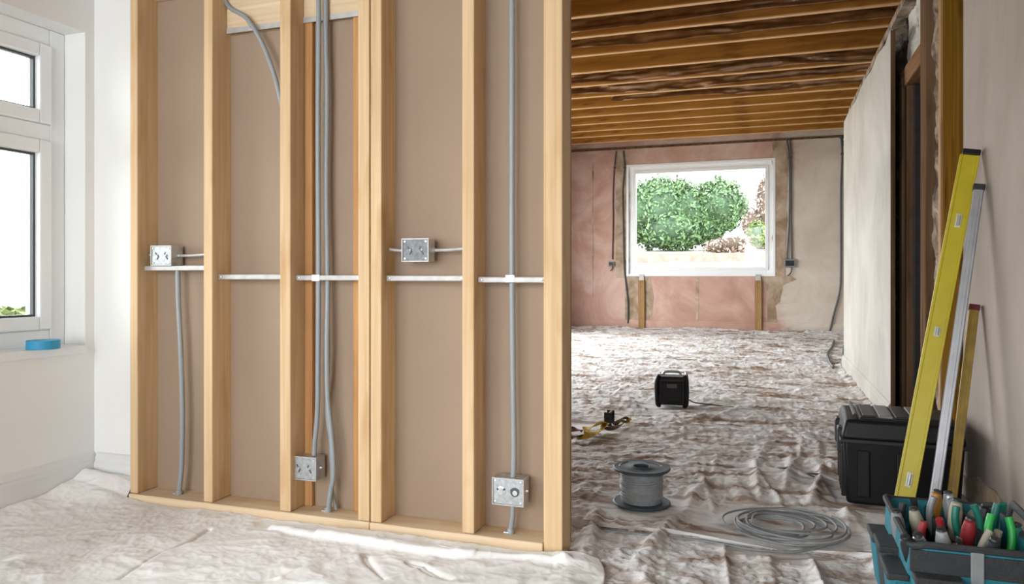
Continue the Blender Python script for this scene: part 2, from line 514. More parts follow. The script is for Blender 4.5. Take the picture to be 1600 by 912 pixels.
def seg_ridge(X, Y, a, b, w, h, taper=True):
    ax, ay = a; bx, by = b
    dx, dy = bx - ax, by - ay
    L2 = dx * dx + dy * dy
    t = np.clip(((X - ax) * dx + (Y - ay) * dy) / L2, 0, 1)
    wob = (vnoise(X * 6, Y * 6, 91) - 0.5) * 0.014
    d = np.sqrt((X - ax - t * dx) ** 2 + (Y - ay - t * dy) ** 2) + wob
    k = np.sqrt(np.clip(np.sin(np.pi * t), 0, 1)) if taper else 1.0
    return h * k * np.exp(-(d / w) ** 2)


def grid_mesh(name, X, Y, Z, mat):
    ny, nx = X.shape
    co = np.stack([X, Y, Z], -1).reshape(-1, 3).astype(np.float32)
    i = np.arange((ny - 1) * nx).reshape(ny - 1, nx)[:, :-1].ravel()
    q = np.stack([i, i + 1, i + nx + 1, i + nx], -1).astype(np.int32)
    me = bpy.data.meshes.new(name)
    me.vertices.add(len(co)); me.vertices.foreach_set('co', co.ravel())
    me.loops.add(q.size); me.loops.foreach_set('vertex_index', q.ravel())
    me.polygons.add(len(q)); me.polygons.foreach_set('loop_start', np.arange(0, q.size, 4, dtype=np.int32))
    me.polygons.foreach_set('use_smooth', np.ones(len(q), bool))
    me.update(calc_edges=True); me.validate()
    me.materials.append(mat)
    o = bpy.data.objects.new(name, me); C.objects.link(o)
    return o


# ================================================================== STRUCTURE
CEIL = 2.70      # underside of joists
DECK = 2.90
LX = -2.39       # left wall face
RX = 0.68        # right wall face near the camera
BY = 10.92       # back wall face
PY = 2.03        # front plane of the stud frames
FLX = -2.93      # left wall face of the far room

struct('floor', MB().box(-3.3, 2.2, -2.6, 11.2, -0.12, -0.02), M['subfloor'])
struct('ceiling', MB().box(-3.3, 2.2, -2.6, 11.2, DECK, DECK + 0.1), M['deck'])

# left wall with window opening, plus an unseen one added for light
wz0, wz1, wy1 = 0.546, 1.705, 2.10
struct('wall_left', wall_with_holes_X(LX - 0.3, LX, -2.6, 2.14, -0.02, DECK, [(-2.1, -0.4, 0.1, 2.3), (0.0, wy1, wz0, wz1)]), M['white_wall'])
struct('wall_return', MB().box(LX - 0.3, -2.108, 2.14, 2.26, -0.02, DECK).box(LX - 0.3, LX, 2.26, 3.1, -0.02, DECK).box(FLX - 0.2, LX - 0.3, 3.0, 3.1, -0.02, DECK), M['white_wall'])
struct('wall_rear', wall_with_holes_Y(-2.6, -2.4, LX - 0.3, 2.2, -0.02, DECK, [(-2.3, -0.1, 0.1, 2.4)]), M['white_wall'])  # unseen opening added to let in fill light
struct('wall_left_far', wall_with_holes_X(FLX - 0.2, FLX, 3.1, 11.2, -0.02, DECK, [(4.2, 9.8, 0.25, 2.4)]), M['backwall'])  # hidden opening added to brighten the far room
win2 = (-1.93, 0.075, 0.83, 2.41)
struct('wall_back', wall_with_holes_Y(BY, BY + 0.25, FLX, 2.2, -0.02, DECK, [win2]), M['backwall'])

# window sill reveal board (left)
struct('trim_1', MB().box(LX - 0.2, LX + 0.012, 0.0, wy1 + 0.0, wz0 - 0.028, wz0 + 0.002), M['upvc'], bevel=0.004)

# foreground right wall, up to the lining board
struct('wall_right', MB().box(RX, RX + 0.14, -2.6, 3.13, -0.02, DECK), M['rightwall'])


def rough_edge_strip(pts_fn, n):
    return [pts_fn(i / (n - 1)) for i in range(n)]


# exposed brown coat along the wall foot, irregular top edge
pts = [(-0.5, 0.0)] + [(3.12, 0.0)]
top = []
for i in range(36):
    y = 3.12 - i * (3.62 / 35)
    top.append((y, 0.085 + 0.045 * math.sin(y * 5.1) * math.cos(y * 2.3) + random.uniform(-0.015, 0.015)))
struct('trim_2', MB().prism(pts + top, RX - 0.006, RX + 0.01, 'X'), M['brownplaster'])
# brown patch high up on the right wall
struct('trim_3', MB().prism([(3.12, 1.84), (3.12, 2.6), (2.0, 2.6), (2.1, 1.9), (2.35, 1.83), (2.7, 1.87), (2.95, 1.80)], RX - 0.005, RX + 0.01, 'X'), M['brownplaster'])

# lining board and broken pier beside the doorway
struct('trim_4', MB().box(RX - 0.012, RX + 0.14, 3.13, 3.40, -0.02, DECK), M['post'], bevel=0.004)
struct('trim_5', MB().box(RX - 0.02, RX + 0.02, 3.405, 3.445, -0.02, DECK), M['lath'], bevel=0.004)


def rough_slab_X(xf, y0, y1, z0, z1, depth, amp, seed, ny=14, nz=130):
    """slab whose -X face is broken and uneven"""
    mb = MB(); vs = []
    ys = np.linspace(y0, y1, ny); zs = np.linspace(z0, z1, nz)
    Yg, Zg = np.meshgrid(ys, zs)
    D = fbm(Yg * 18, Zg * 9, seed, 4) * amp * 1.1 + ridge(Yg * 9, Zg * 5, seed + 5, 2) * amp * 0.5
    for j in range(nz):
        for i in range(ny):
            vs.append((xf + float(D[j, i]), ys[i], zs[j]))
    fs = [(j * ny + i, j * ny + i + 1, (j + 1) * ny + i + 1, (j + 1) * ny + i) for j in range(nz - 1) for i in range(ny - 1)]
    mb.add(vs, fs)
    mb.box(xf + amp * 1.4, xf + depth, y0, y1, z0, z1)
    # close the sides
    for i in (0, ny - 1):
        for j in range(nz - 1):
            a = vs[j * ny + i]; b = vs[(j + 1) * ny + i]
            mb.add([a, b, (xf + amp * 1.5, b[1], b[2]), (xf + amp * 1.5, a[1], a[2])], [(0, 1, 2, 3)])
    return mb


struct('wall_pier', rough_slab_X(RX - 0.03, 3.445, 3.62, -0.02, DECK, 0.2, 0.05, 3), M['rough'])
struct('trim_6', MB().box(RX - 0.035, RX + 0.12, 3.62, 3.74, -0.02, DECK), M['casing'], bevel=0.006)
# door wall (recessed), doorway Y 3.94..4.42
DX = 0.72
hd = 1.80
struct('wall_doorway', MB().box(DX + 0.02, DX + 0.14, 3.74, 4.45, hd + 0.09, 2.24).box(DX + 0.02, DX + 0.14, 3.74, 3.94, -0.02, hd + 0.09), M['rough'])
struct('wall_lintel', rough_slab_X(DX - 0.02, 3.74, 4.51, hd + 0.1, 2.24, 0.05, 0.03, 12, 60, 40), M['lintel'])
struct('wall_masonry', rough_slab_X(DX - 0.03, 4.51, 7.0, -0.02, 2.24, 0.2, 0.06, 21, 100, 110), M['darkrough'])
struct('wall_upper_right', MB().box(0.95, 1.1, 3.4, 7.1, 2.2, DECK).box(0.66, 1.1, 3.4, 7.0, 2.2, 2.24), M['rough'])
dr = MB().box(DX - 0.03, DX + 0.14, 4.36, 4.43, -0.02, hd + 0.02)
dr.box(DX - 0.045, DX - 0.02, 4.42, 4.50, -0.02, hd + 0.06)
d1 = struct('door_1', dr, M['casing'], bevel=0.005)
MB().box(DX - 0.04, DX + 0.14, 3.74, 4.50, hd, hd + 0.1).build('head_casing', M['casing_h'], d1, bevel=0.006)
MB().box(DX + 0.0, DX + 0.14, 4.335, 4.36, -0.02, hd).build('door_stop', M['black2'], d1, bevel=0.003)
# hall beyond, with an unseen side opening added to brighten it
struct('wall_hall', wall_with_holes_X(1.7, 1.8, 2.2, 8.0, -0.02, DECK, [(5.2, 6.6, 0.9, 2.1)]).box(0.8, 1.8, 7.09, 7.15, -0.02, 2.06).box(0.82, 1.8, 2.1, 2.2, -0.02, DECK), M['hall'])
struct('trim_7', MB().box(1.205, 1.275, 7.05, 7.088, -0.02, 2.05), M['skirt'], bevel=0.006)

# plasterboard panel wall on the right of the far room
PX = 0.62
pan = [(4.38, 0.0), (6.97, 0.0), (6.97, 2.12), (6.5, 2.13), (6.1, 2.105), (5.6, 2.13), (5.2, 2.10), (4.9, 2.12), (4.6, 2.09), (4.42, 2.12), (4.38, 2.06)]
pw = struct('wall_panel', MB().prism(pan, PX, PX + 0.014, 'X'), M['panelwall'])
MB().box(PX - 0.003, PX + 0.018, 4.372, 4.386, 0.0, 2.10).build('edge_bead', M['casing'], pw)
struct('wall_right_far', MB().box(1.3, 1.45, 7.0, 11.2, -0.02, DECK).box(0.66, 1.45, 6.99, 7.08, -0.02, 2.06), M['panelwall'])


def skirting(name, axis, f, a, b, out, mat, h=0.135, t=0.018, z=0.0):
    """profiled skirting on plane f, running a..b; out=+1/-1 direction it stands proud"""
    prof = [(0, z), (t, z), (t, z + h * 0.74), (t * 0.75, z + h * 0.80), (t * 0.8, z + h * 0.86), (t * 0.35, z + h * 0.97), (0, z + h)]
    mb = MB(); n = len(prof)
    vs = []
    for s in (a, b):
        for d, z in prof:
            vs.append((f + out * d, s, z) if axis == 'Y' else (s, f + out * d, z))
    fs = [tuple(range(n)), tuple(range(2 * n - 1, n - 1, -1))] + [(i, (i + 1) % n, (i + 1) % n + n, i + n) for i in range(n)]
    mb.add(vs, fs)
    return struct(name, mb, mat)


skirting('baseboard_left', 'Y', LX, -2.4, 2.14, 1, M['skirt'], 0.145)
skirting('baseboard_return', 'X', 2.14, LX + 0.018, -2.112, -1, M['skirt'], 0.145)
skirting('baseboard_right', 'Y', PX, 4.39, 6.97, -1, M['panelwall'], 0.13)
skirting('baseboard_back', 'X', BY, FLX, 1.3, -1, M['backwall'], 0.17)

# brown coat patches around the far window where the old surround was stripped
def patch(name, poly, mat, d=0.006):
    return struct(name, MB().prism(poly, BY - d, BY + 0.01, 'Y'), mat)


def ragged(x0, x1, z0, z1, n=14, j=0.02):
    l = [(x0 + random.uniform(-j, j), z0 + (z1 - z0) * i / n) for i in range(n + 1)]
    r = [(x1 + random.uniform(-j, j), z0 + (z1 - z0) * i / n) for i in range(n + 1)]
    return l + r[::-1]


patch('trim_8', ragged(-2.12, -1.93, 0.78, 2.66), M['brownplaster'])
patch('trim_9', ragged(0.075, 0.25, 0.80, 2.66), M['brownplaster'])
patch('trim_10', [(0.0, 0.13), (0.0, 0.55), (-0.05, 0.8), (0.3, 0.82), (0.38, 0.76), (0.2, 0.68), (0.16, 0.45), (0.1, 0.4), (0.13, 0.13)], M['brownplaster'], 0.004)
patch('trim_11', [(-1.98, 0.13), (-1.98, 0.83), (-1.62, 0.83), (-1.56, 0.5), (-1.6, 0.13)], M['brownplaster'], 0.004)
patch('trim_12', ragged(-0.97, -0.93, 0.15, 0.8, 10, 0.008), M['brownplaster'], 0.003)
patch('trim_13', ragged(-2.468, -2.452, 0.5, 2.5, 12, 0.008), M['brownplaster'], 0.003)
# dark strip along the top of the back wall and the left corner
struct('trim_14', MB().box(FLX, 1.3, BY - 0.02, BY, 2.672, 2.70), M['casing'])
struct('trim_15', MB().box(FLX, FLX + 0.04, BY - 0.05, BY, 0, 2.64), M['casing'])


# ================================================================== WINDOWS
def frame_X(x0, x1, y0, y1, z0, z1, w, mb):
    mb.box(x0, x1, y0, y0 + w, z0, z1).box(x0, x1, y1 - w, y1, z0, z1)
    mb.box(x0, x1, y0 + w, y1 - w, z0, z0 + w).box(x0, x1, y0 + w, y1 - w, z1 - w, z1)
    return mb


def frame_Y(y0, y1, x0, x1, z0, z1, w, mb):
    mb.box(x0, x0 + w, y0, y1, z0, z1).box(x1 - w, x1, y0, y1, z0, z1)
    mb.box(x0 + w, x1 - w, y0, y1, z0, z0 + w).box(x0 + w, x1 - w, y0, y1, z1 - w, z1)
    return mb


WX = LX - 0.10     # inner face of the left window frame
ztr = 1.325        # transom
w1 = struct('window_1', frame_X(WX - 0.07, WX, 0.0, wy1, wz0, wz1, 0.062, MB()).box(WX - 0.07, WX, 0.06, wy1 - 0.06, ztr - 0.03, ztr + 0.03)
            .box(WX - 0.07, WX, 0.98, 1.05, wz0 + 0.06, wz1 - 0.06), M['upvc'], bevel=0.005)
for (ya, yb) in ((0.062, 0.98), (1.05, wy1 - 0.062)):
    for (za, zb) in ((wz0 + 0.062, ztr - 0.03), (ztr + 0.03, wz1 - 0.062)):
        s = frame_X(WX - 0.05, WX + 0.012, ya, yb, za, zb, 0.048, MB()).build('sash', M['upvc'], w1, bevel=0.005)
        frame_X(WX - 0.03, WX - 0.012, ya + 0.044, yb - 0.044, za + 0.044, zb - 0.044, 0.012, MB()).build('gasket', M['gasket'], s)
        MB().box(WX - 0.026, WX - 0.02, ya + 0.045, yb - 0.045, za + 0.045, zb - 0.045).build('pane', M['glass'], s)

yW = BY + 0.03
w2 = struct('window_2', frame_Y(yW, yW + 0.07, win2[0], win2[1], win2[2], win2[3], 0.085, MB()), M['upvc'], bevel=0.006)
frame_Y(yW - 0.012, yW + 0.05, win2[0] + 0.06, win2[1] - 0.06, win2[2] + 0.06, win2[3] - 0.06, 0.045, MB()).build('sash', M['upvc'], w2, bevel=0.005)
MB().box(win2[0] + 0.1, win2[1] - 0.1, yW + 0.02, yW + 0.026, win2[2] + 0.1, win2[3] - 0.1).build('pane', M['glass'], w2)
frame_Y(BY - 0.012, BY + 0.04, win2[0] - 0.03, win2[1] + 0.03, win2[2] - 0.025, win2[3] + 0.03, 0.035, MB()).build('surround', M['upvc'], w2, bevel=0.004)

# rear, far-side and front-side windows, unseen and added to brighten the rooms
struct('added_rear_window', frame_Y(-2.5, -2.44, -2.3, -0.1, 0.1, 2.4, 0.07, MB()).box(-1.13, -1.07, -2.5, -2.44, 0.17, 2.33), M['upvc'], bevel=0.005)
struct('added_far_side_window', frame_X(FLX - 0.14, FLX - 0.08, 4.2, 9.8, 0.25, 2.4, 0.06, MB()).box(FLX - 0.14, FLX - 0.08, 6.95, 7.05, 0.3, 2.35), M['upvc'], bevel=0.005)
struct('added_front_side_window', frame_X(WX - 0.07, WX, -2.1, -0.4, 0.1, 2.3, 0.06, MB()), M['upvc'], bevel=0.005)

# ================================================================== CEILING JOISTS
ORD = ['first', 'second', 'third', 'fourth', 'fifth', 'sixth', 'seventh', 'eighth', 'ninth', 'tenth', 'eleventh', 'twelfth',
       'thirteenth', 'fourteenth', 'fifteenth', 'sixteenth', 'seventeenth']
jy_px = [-6, 28, 60, 89, 115.5, 136.5, 154.5, 171, 184, 196.5, 207, 216, 225.6]
joists = []
jYs = []
for v in jy_px:
    p = None
    r = ray(881, v); k = (CEIL - CAMH) / r[2]
    jYs.append(k * r[1])
extra = [jYs[0] - 0.5 * (i + 1) for i in range(5)]
for i, y in enumerate(jYs):
    x1 = 0.945 if y < 7.0 else 1.295
    tilt = random.uniform(-0.006, 0.006)
    base = (FLX, y, CEIL)
    t = thing('ceiling_joist', 'brown timber ceiling joist with lower edge painted pale as bounce light, %s counted from the front of the photo' % ORD[i], 'joist', base,
              group='ceiling joists over the far room')
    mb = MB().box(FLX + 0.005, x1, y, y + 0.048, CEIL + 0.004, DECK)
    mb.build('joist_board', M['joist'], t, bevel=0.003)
    MB().box(FLX + 0.005, x1, y + 0.002, y + 0.046, CEIL - 0.002 + tilt * 0.3, CEIL + 0.0045).build('bounce_lit_edge', M['edge'], t)  # pale underside strip paints floor bounce light onto the joist
# the joists over the front room, above the frame of the photo
for i, y in enumerate([1.2, 0.7, 0.2, -0.3, -0.8]):
    pass

# crumpled polythene hanging between the joists
def membrane(yc, x0, x1, seed, label, amp=0.02, drop=0.03):
    nx, nz = 150, 14
    xs = np.linspace(x0, x1, nx); ts = np.linspace(0, 1, nz)
    Xg, Tg = np.meshgrid(xs, ts)
    Yg = yc + 0.05 * Tg + (ridge(Xg * 1.6, Tg * 2.0, seed, 2) * 1.3 + 0.6 * fbm(Xg * 5, Tg * 3, seed + 3, 3) - 0.4) * amp
    Zg = CEIL + drop + 0.15 * Tg + (fbm(Xg * 1.1, Tg * 0 + seed, seed + 9, 2) - 0.4) * 0.06 * (1 - Tg)
    o = grid_mesh('polythene_sheet', Xg, Yg, Zg, M['membrane'])
    so = o.modifiers.new('thick', 'SOLIDIFY'); so.thickness = 0.001
    return tag(o, label, 'sheeting', 'crumpled sheeting between the ceiling joists')


membrane(jYs[1] + 0.40, -1.9, 0.6, 5, 'crumpled grey-streaked sheeting stapled in front of the third ceiling joist')
membrane(jYs[2] + 0.38, -1.9, 0.9, 8, 'crumpled grey-streaked sheeting stapled in front of the fourth ceiling joist')
membrane(jYs[4] + 0.40, -2.2, 0.9, 11, 'rumpled sheeting sagging in front of the sixth ceiling joist', 0.03, -0.005)
membrane(jYs[5] + 0.30, -2.4, 0.9, 14, 'rumpled sheeting sagging in front of the seventh ceiling joist', 0.035, -0.02)
membrane(jYs[6] + 0.25, -1.6, 0.9, 17, 'rumpled sheeting sagging in front of the eighth ceiling joist', 0.03, -0.015)

# ================================================================== STUD FRAMES
STD = 0.098   # depth of a stud
DARKGAP = 0.002
FTOP = 2.69
zpl = 0.045


def stud(root, x0, x1, z0=zpl + 0.001, mat='stud', name='stud', y0=PY, y1=None):
    return MB().box(x0, x1, y0, y1 or PY + STD, z0, FTOP - 0.045).build(name, M[mat], root, bevel=0.003)


fl = thing('stud_frame', 'left pine stud wall frame beside the white wall, with four uprights and three bays', 'stud wall', (-1.63, PY, 0),
           group='timber stud frames')
fr = thing('stud_frame', 'right pine stud wall frame beside the opening, with three uprights and two bays', 'stud wall', (-0.86, PY, 0),
           group='timber stud frames')
for x0, x1 in ((-2.105, -2.072), (-1.789, -1.753), (-1.486, -1.446), (-1.200, -1.160)):
    stud(fl, x0, x1)
for x0, x1 in ((-1.156, -1.118), (-0.851, -0.813), (-0.601, -0.546)):
    stud(fr, x0, x1, z0=(zpl + 0.001 if x0 < -0.7 else 0.004))
MB().box(-2.105, -1.1575, PY - 0.006, PY + STD, 0.003, zpl).build('bottom_plate', M['plate'], fl, bevel=0.003)
MB().box(-1.156, -0.602, PY - 0.006, PY + STD, 0.003, zpl).build('bottom_plate', M['plate'], fr, bevel=0.003)
MB().box(-2.105, -1.1575, PY, PY + STD, FTOP - 0.044, FTOP).build('top_plate', M['plate'], fl, bevel=0.003)
MB().box(-1.156, -0.546, PY, PY + STD, FTOP - 0.044, FTOP).build('top_plate', M['plate'], fr, bevel=0.003)
# backing boards, one per bay, behind the studs
bY = PY + STD
for root, a, b in ((fl, -2.105, -1.772), (fl, -1.771, -1.467), (fl, -1.466, -1.159), (fr, -1.156, -0.834), (fr, -0.833, -0.546)):
    MB().box(a, b, bY - 0.006, bY + 0.006, 0.02, FTOP).build('backing_board', M['mdf'], root)
# timber blockings at the top of the left frame, with foil strip
for a, b, z in ((-2.071, -1.790, 1.785), (-1.752, -1.487, 1.637), (-1.445, -1.201, 1.640)):
    bl = MB().box(a, b, bY - 0.028, bY - 0.0065, z, z + 0.42).build('blocking', M['plate'], fl, bevel=0.003)
    if a > -2: MB().box(a, b, bY - 0.0295, bY - 0.0285, z - 0.006, z + 0.012).build('foil_strip', M['whitemetal'], bl)
# orange timber strips at the sides of the third bay
for a, b in ((-1.445, -1.415), (-1.262, -1.240), (-1.232, -1.201)):
    MB().box(a, b, bY - 0.024, bY - 0.0065, zpl, 1.638).build('timber_strip', M['strip'], fl, bevel=0.003)


# pale metal cross bars between the studs, at mid depth
def noggin(root, px0, px1, py0, py1, xa, xb, th=0.017):
    y = PY + 0.028
    z0 = aY((px0 + px1) / 2, (py0 + py1) / 2 + 3.5, y).z
    o = MB().box(xa, xb, y, y + 0.036, z0, z0 + th)
    g = o.build('cross_bar', M['whitemetal'], root, bevel=0.0025)
    for x in (xa + 0.012, xb - 0.012):
        MB().lathe([(0.0045, 0), (0.0045, -0.003), (0.001, -0.004)], (x, y - 0.0005, z0 + th / 2), 10, 'Y').build('screw', M['galv'], g)
    return z0


noggin(fl, 220, 318, 419, 419, -2.071, -1.790)
noggin(fl, 333, 437, 433, 433, -1.752, -1.487)
noggin(fl, 455, 560, 434.5, 434.5, -1.445, -1.201)
noggin(fr, 595, 720, 435.5, 435.5, -1.117, -0.852)
noggin(fr, 741, 849, 438, 438, -0.812, -0.602)


# ================================================================== ELECTRICAL BOXES
def ebox(cx, cz, w, h, d, label, arms, style, yaw=0.0, yf=None):
    yf = yf if yf is not None else PY + 0.026
    t = thing('junction_box', label, 'junction box', (cx, yf + d, cz), (0, 0, yaw), 'metal junction boxes')
    mb = MB()
    mb.box(-w / 2, w / 2, -d, 0, -h / 2, h / 2)
    mb.build('body', M['galv'], t, bevel=0.002, local=True)
    pl = MB().box(-w / 2 + 0.003, w / 2 - 0.003, -d - 0.002, -d + 0.0005, -h / 2 + 0.003, h / 2 - 0.003)
    plate = pl.build('cover_plate', M['galv_dull' if 'dark steel' in label else 'galv_plate'], t, bevel=0.001, local=True)
    # raised rim
    r = MB(); k = 0.0032
    frame_Y(-d - 0.0045, -d + 0.001, -w / 2 - 0.0008, w / 2 + 0.0008, -h / 2 - 0.0008, h / 2 + 0.0008, k, r)
    r.build('rim', M['whitemetal'], t, local=True)
    yk = -d - 0.0022
    for sx in (-1, 1):
        for sz in (-1, 1):
            MB().lathe([(0.0032, yk), (0.0032, yk - 0.0015), (0.0008, yk - 0.002)], (sx * (w / 2 - 0.009), 0, sz * (h / 2 - 0.009)), 10, 'Y').build('screw', M['galv'], t, local=True)
    kx = w * 0.22
    for sx in (-1, 1):
        c = sx * kx
        if style == 'round':
            MB().lathe([(0.0135, yk), (0.0135, yk - 0.001), (0.011, yk - 0.0015)], (c, 0, 0.001), 20, 'Y').build('knockout', M['galv_dark' if sx > 0 else 'galv'], t, local=True)
            MB().lathe([(0.008, yk - 0.001), (0.0075, yk - 0.003), (0.002, yk - 0.0032)], (c + 0.001, 0, -0.001), 16, 'Y').build('knockout', M['whitemetal' if sx < 0 else 'galv'], t, local=True)
            for a_ in (0.6, 2.6):
                MB().lathe([(0.0035, yk - 0.0008), (0.0035, yk - 0.002)], (c + 0.012 * math.cos(a_), 0, 0.012 * math.sin(a_)), 10, 'Y').build('punched_hole', M['galv_dark'], t, local=True)  # solid dark disc, colour stands in for a shaded hole
        else:
            # slotted knockouts at angles, dark colour painted for the shade inside
            for (ox, oz, ang, ln) in ((-0.004, 0.007, 0.5 * sx, 0.010), (0.004, -0.008, -0.6 * sx, 0.014)):
                mt = Matrix.Translation((c + ox, 0, oz)) @ Matrix.Rotation(ang, 4, 'Y')
                MB().box(-0.0026, 0.0026, yk - 0.0008, yk + 0.001, -ln / 2, ln / 2, mt).build('slot', M['galv_dark'], t, bevel=0.0012, local=True)
            MB().lathe([(0.0034, yk), (0.003, yk - 0.003), (0.001, yk - 0.0035)], (c + 0.003, 0, 0.001), 12, 'Y').build('rivet', M['whitemetal'], t, local=True)
    # side rivets and arms
    for s, L in arms:
        x0 = s * w / 2
        MB().tube([(x0, -d * 0.45, 0), (x0 + s * L * 0.4, -d * 0.45, 0), (x0 + s * L, -d * 0.45, 0.004)], 0.0052, 12).build('mounting_arm', M['whitemetal'], t, smooth=True, local=True)
        MB().lathe([(0.009, 0), (0.009, s * 0.006), (0.006, s * 0.010)], (x0, -d * 0.45, 0), 12, 'X').build('lock_nut', M['galv'], t, local=True)
    if not arms:
        for s in (-1, 1):
            MB().lathe([(0.006, 0), (0.005, s * 0.005), (0.002, s * 0.007)], (s * w / 2, -d * 0.5, 0), 10, 'X').build('lock_nut', M['galv'], t, local=True)
        
    return t


ebox(-1.990, 0.873, 0.088, 0.068, 0.052, 'steel junction box on cross bar in the bay next to the white wall', ((-1, 0.036), (1, 0.156)), 'slot')
ebox(-1.412, 0.183, 0.092, 0.074, 0.050, 'small steel junction box low in the third bay with two cables beside it', (), 'slot')
ebox(-1.015, 0.881, 0.089, 0.070, 0.045, 'dark steel junction box at mid height with a rod to each side stud', ((-1, 0.057), (1, 0.118)), 'slot')
ebox(-0.716, 0.172, 0.096, 0.078, 0.052, 'steel junction box with two round knockouts on the vertical conduit by the opening', (), 'round')


# ================================================================== CABLES ON THE FRAMES
def cable(name, pts, r, label, cat='cable', mat='grey_cable', seg=10, smooth=8, foot=None, group=None):
    t = thing(name, label, cat, pts[-1], group=group)
    MB().tube(pts, r, seg, smooth).build('sheath', M[mat], t, smooth=True)
    if foot:
        x, y, z = foot
        MB().box(x - 0.020, x + 0.004, y - 0.010, y + 0.010, z, z + 0.006).build('foot_clip', M['galv'], t, bevel=0.002)
        MB().lathe([(r * 1.5, z), (r * 1.5, z + 0.012), (r * 1.05, z + 0.016)], (x, y, 0), 14).build('collar', M['grey_cable'], t, smooth=True)
    return t


cy = PY + 0.045
q = lambda px, py, yy=cy: tuple(aY(px, py, yy))
cable('electrical_cable', [q(278, 416), q(279, 470), q(283, 560), q(285, 640), q(284, 720), tuple((q(281, 720)[0], cy, zpl + 0.03)), (q(280, 770)[0], cy, zpl)],
      0.0085, 'single grey cable hanging from the junction box next to the white wall', foot=(q(280, 770)[0], cy, zpl), group='grey cables in the stud bays')
yb = PY + 0.014
cable('electrical_cable', [(q(340, 0)[0], cy + 0.03, 1.95), q(352, 0, cy + 0.02), q(385, 28), q(410, 68), q(428, 115), q(437, 150, yb + 0.03), (-1.494, cy, 1.30)],
      0.0075, 'grey cable curving across the top of the second bay', group='grey cables in the stud bays')
cable('electrical_cable', [(q(330, 0)[0], cy + 0.035, 1.93), q(350, 4, cy + 0.036), q(375, 18, cy + 0.03), q(392, 42, cy + 0.02)],
      0.004, 'thin pale cable end beside the curved cable at the top of the second bay', mat='whitemetal', group='grey cables in the stud bays')
cable('electrical_cable', [(q(498, 0)[0], cy - 0.006, 2.6), q(498, 0, cy - 0.006), q(497, 200, cy - 0.006), q(498, 420, cy - 0.004), q(497, 560), q(496, 640), q(492, 690), (q(491, 700)[0], cy, 0.2225)],
      0.0080, 'left grey cable of the third bay, running down into the low junction box', group='grey cables in the stud bays')
cable('electrical_cable', [(q(509, 0)[0], cy + 0.012, 2.6), q(509, 0, cy + 0.012), q(511, 140, cy + 0.012), q(510, 300, cy + 0.012), q(512, 440, cy + 0.008), q(511, 540), q(512, 620), q(519, 690), q(521, 740), q(516, 770), (q(513, 800)[0], cy, zpl)],
      0.0080, 'wavy grey cable of the third bay passing right of the low junction box', foot=(q(513, 800)[0], cy, zpl), group='grey cables in the stud bays')
cable('electrical_cable', [q(512, 450, cy + 0.012), q(514, 560, cy + 0.022), q(510, 640, cy + 0.022), q(516, 690, cy + 0.020), q(519, 760, cy + 0.018), (q(520, 790)[0], cy + 0.02, zpl + 0.002)],
      0.0048, 'thin grey cable behind the wavy cable of the third bay', group='grey cables in the stud bays')
cx_ = q(800, 400)[0]
cable('conduit_pipe', [(cx_, cy, 2.6), (cx_, cy, 1.4), (cx_, cy, 0.9), (cx_ + 0.002, cy, 0.6), (q(803, 700)[0], cy, 0.3), (q(802, 740)[0], cy, 0.212)],
      0.0085, 'straight grey conduit running down the bay nearest the opening into its box', 'conduit', smooth=4, seg=14)
cable('conduit_pipe', [(q(801, 780)[0], cy, 0.132), (q(801, 800)[0], cy, 0.1), (q(799, 820)[0], cy, 0.07), (q(798, 850)[0], cy, zpl)],
      0.0075, 'short grey conduit stub below the box with two round knockouts', 'conduit', smooth=4, foot=(q(798, 850)[0], cy, zpl))
MBc = MB()
for px_, root, yy, zc in ((498, fl, cy - 0.012, 0.797), (800, fr, cy - 0.012, 0.795)):
    x = q(px_, 437)[0]
    MB().box(x - 0.014, x + 0.014, PY + 0.0265, PY + 0.0285, zc - 0.012, zc + 0.010).build('cable_clip', M['galv'], root, bevel=0.002)

# ================================================================== BLUE TAPE
tp = thing('tape_roll', 'roll of blue masking tape lying on the white window sill', 'tape', (aZ(71, 545, 0.548).x - 0.01, aZ(71, 545, 0.548).y, 0.5485))
MB().lathe([(0.040, 0), (0.052, 0), (0.052, 0.030), (0.040, 0.030)], (0, 0, 0), 40, closed=True).build('tape_winding', M['blue_tape'], tp, smooth=True, local=True)
MB().lathe([(0.037, 0.0005), (0.040, 0.0005), (0.040, 0.0295), (0.037, 0.0295)], (0, 0, 0), 40, closed=True).build('cardboard_core', M['tape_core'], tp, smooth=True, local=True)

# ================================================================== DUST SHEETS
spool_c = (-0.414, 2.60)
coil_c = (0.045, 2.47)
radio_c = (-0.55, 4.62)
box_r = (0.24, 0.64, 2.78, 3.16)
bag_r = (0.24, 0.56, 1.74, 2.16)


def flat_mask(X, Y):
    m = np.ones_like(X)
    for (cx, cyy), r in ((spool_c, 0.13), (coil_c, 0.22), (radio_c, 0.16), ((0.42, 2.65), 0.1), ((-0.85, 3.85), 0.12)):
        d = np.sqrt((X - cx) ** 2 + (Y - cyy) ** 2)
        m = m * np.clip((d - r) / 0.08, 0.12, 1)
    for (a, b, c, d_) in (box_r, bag_r):
        dx = np.maximum(np.maximum(a - X, X - b), 0); dy = np.maximum(np.maximum(c - Y, Y - d_), 0)
        d = np.sqrt(dx * dx + dy * dy)
        m = m * np.clip(d / 0.07, 0.1, 1)
    return m


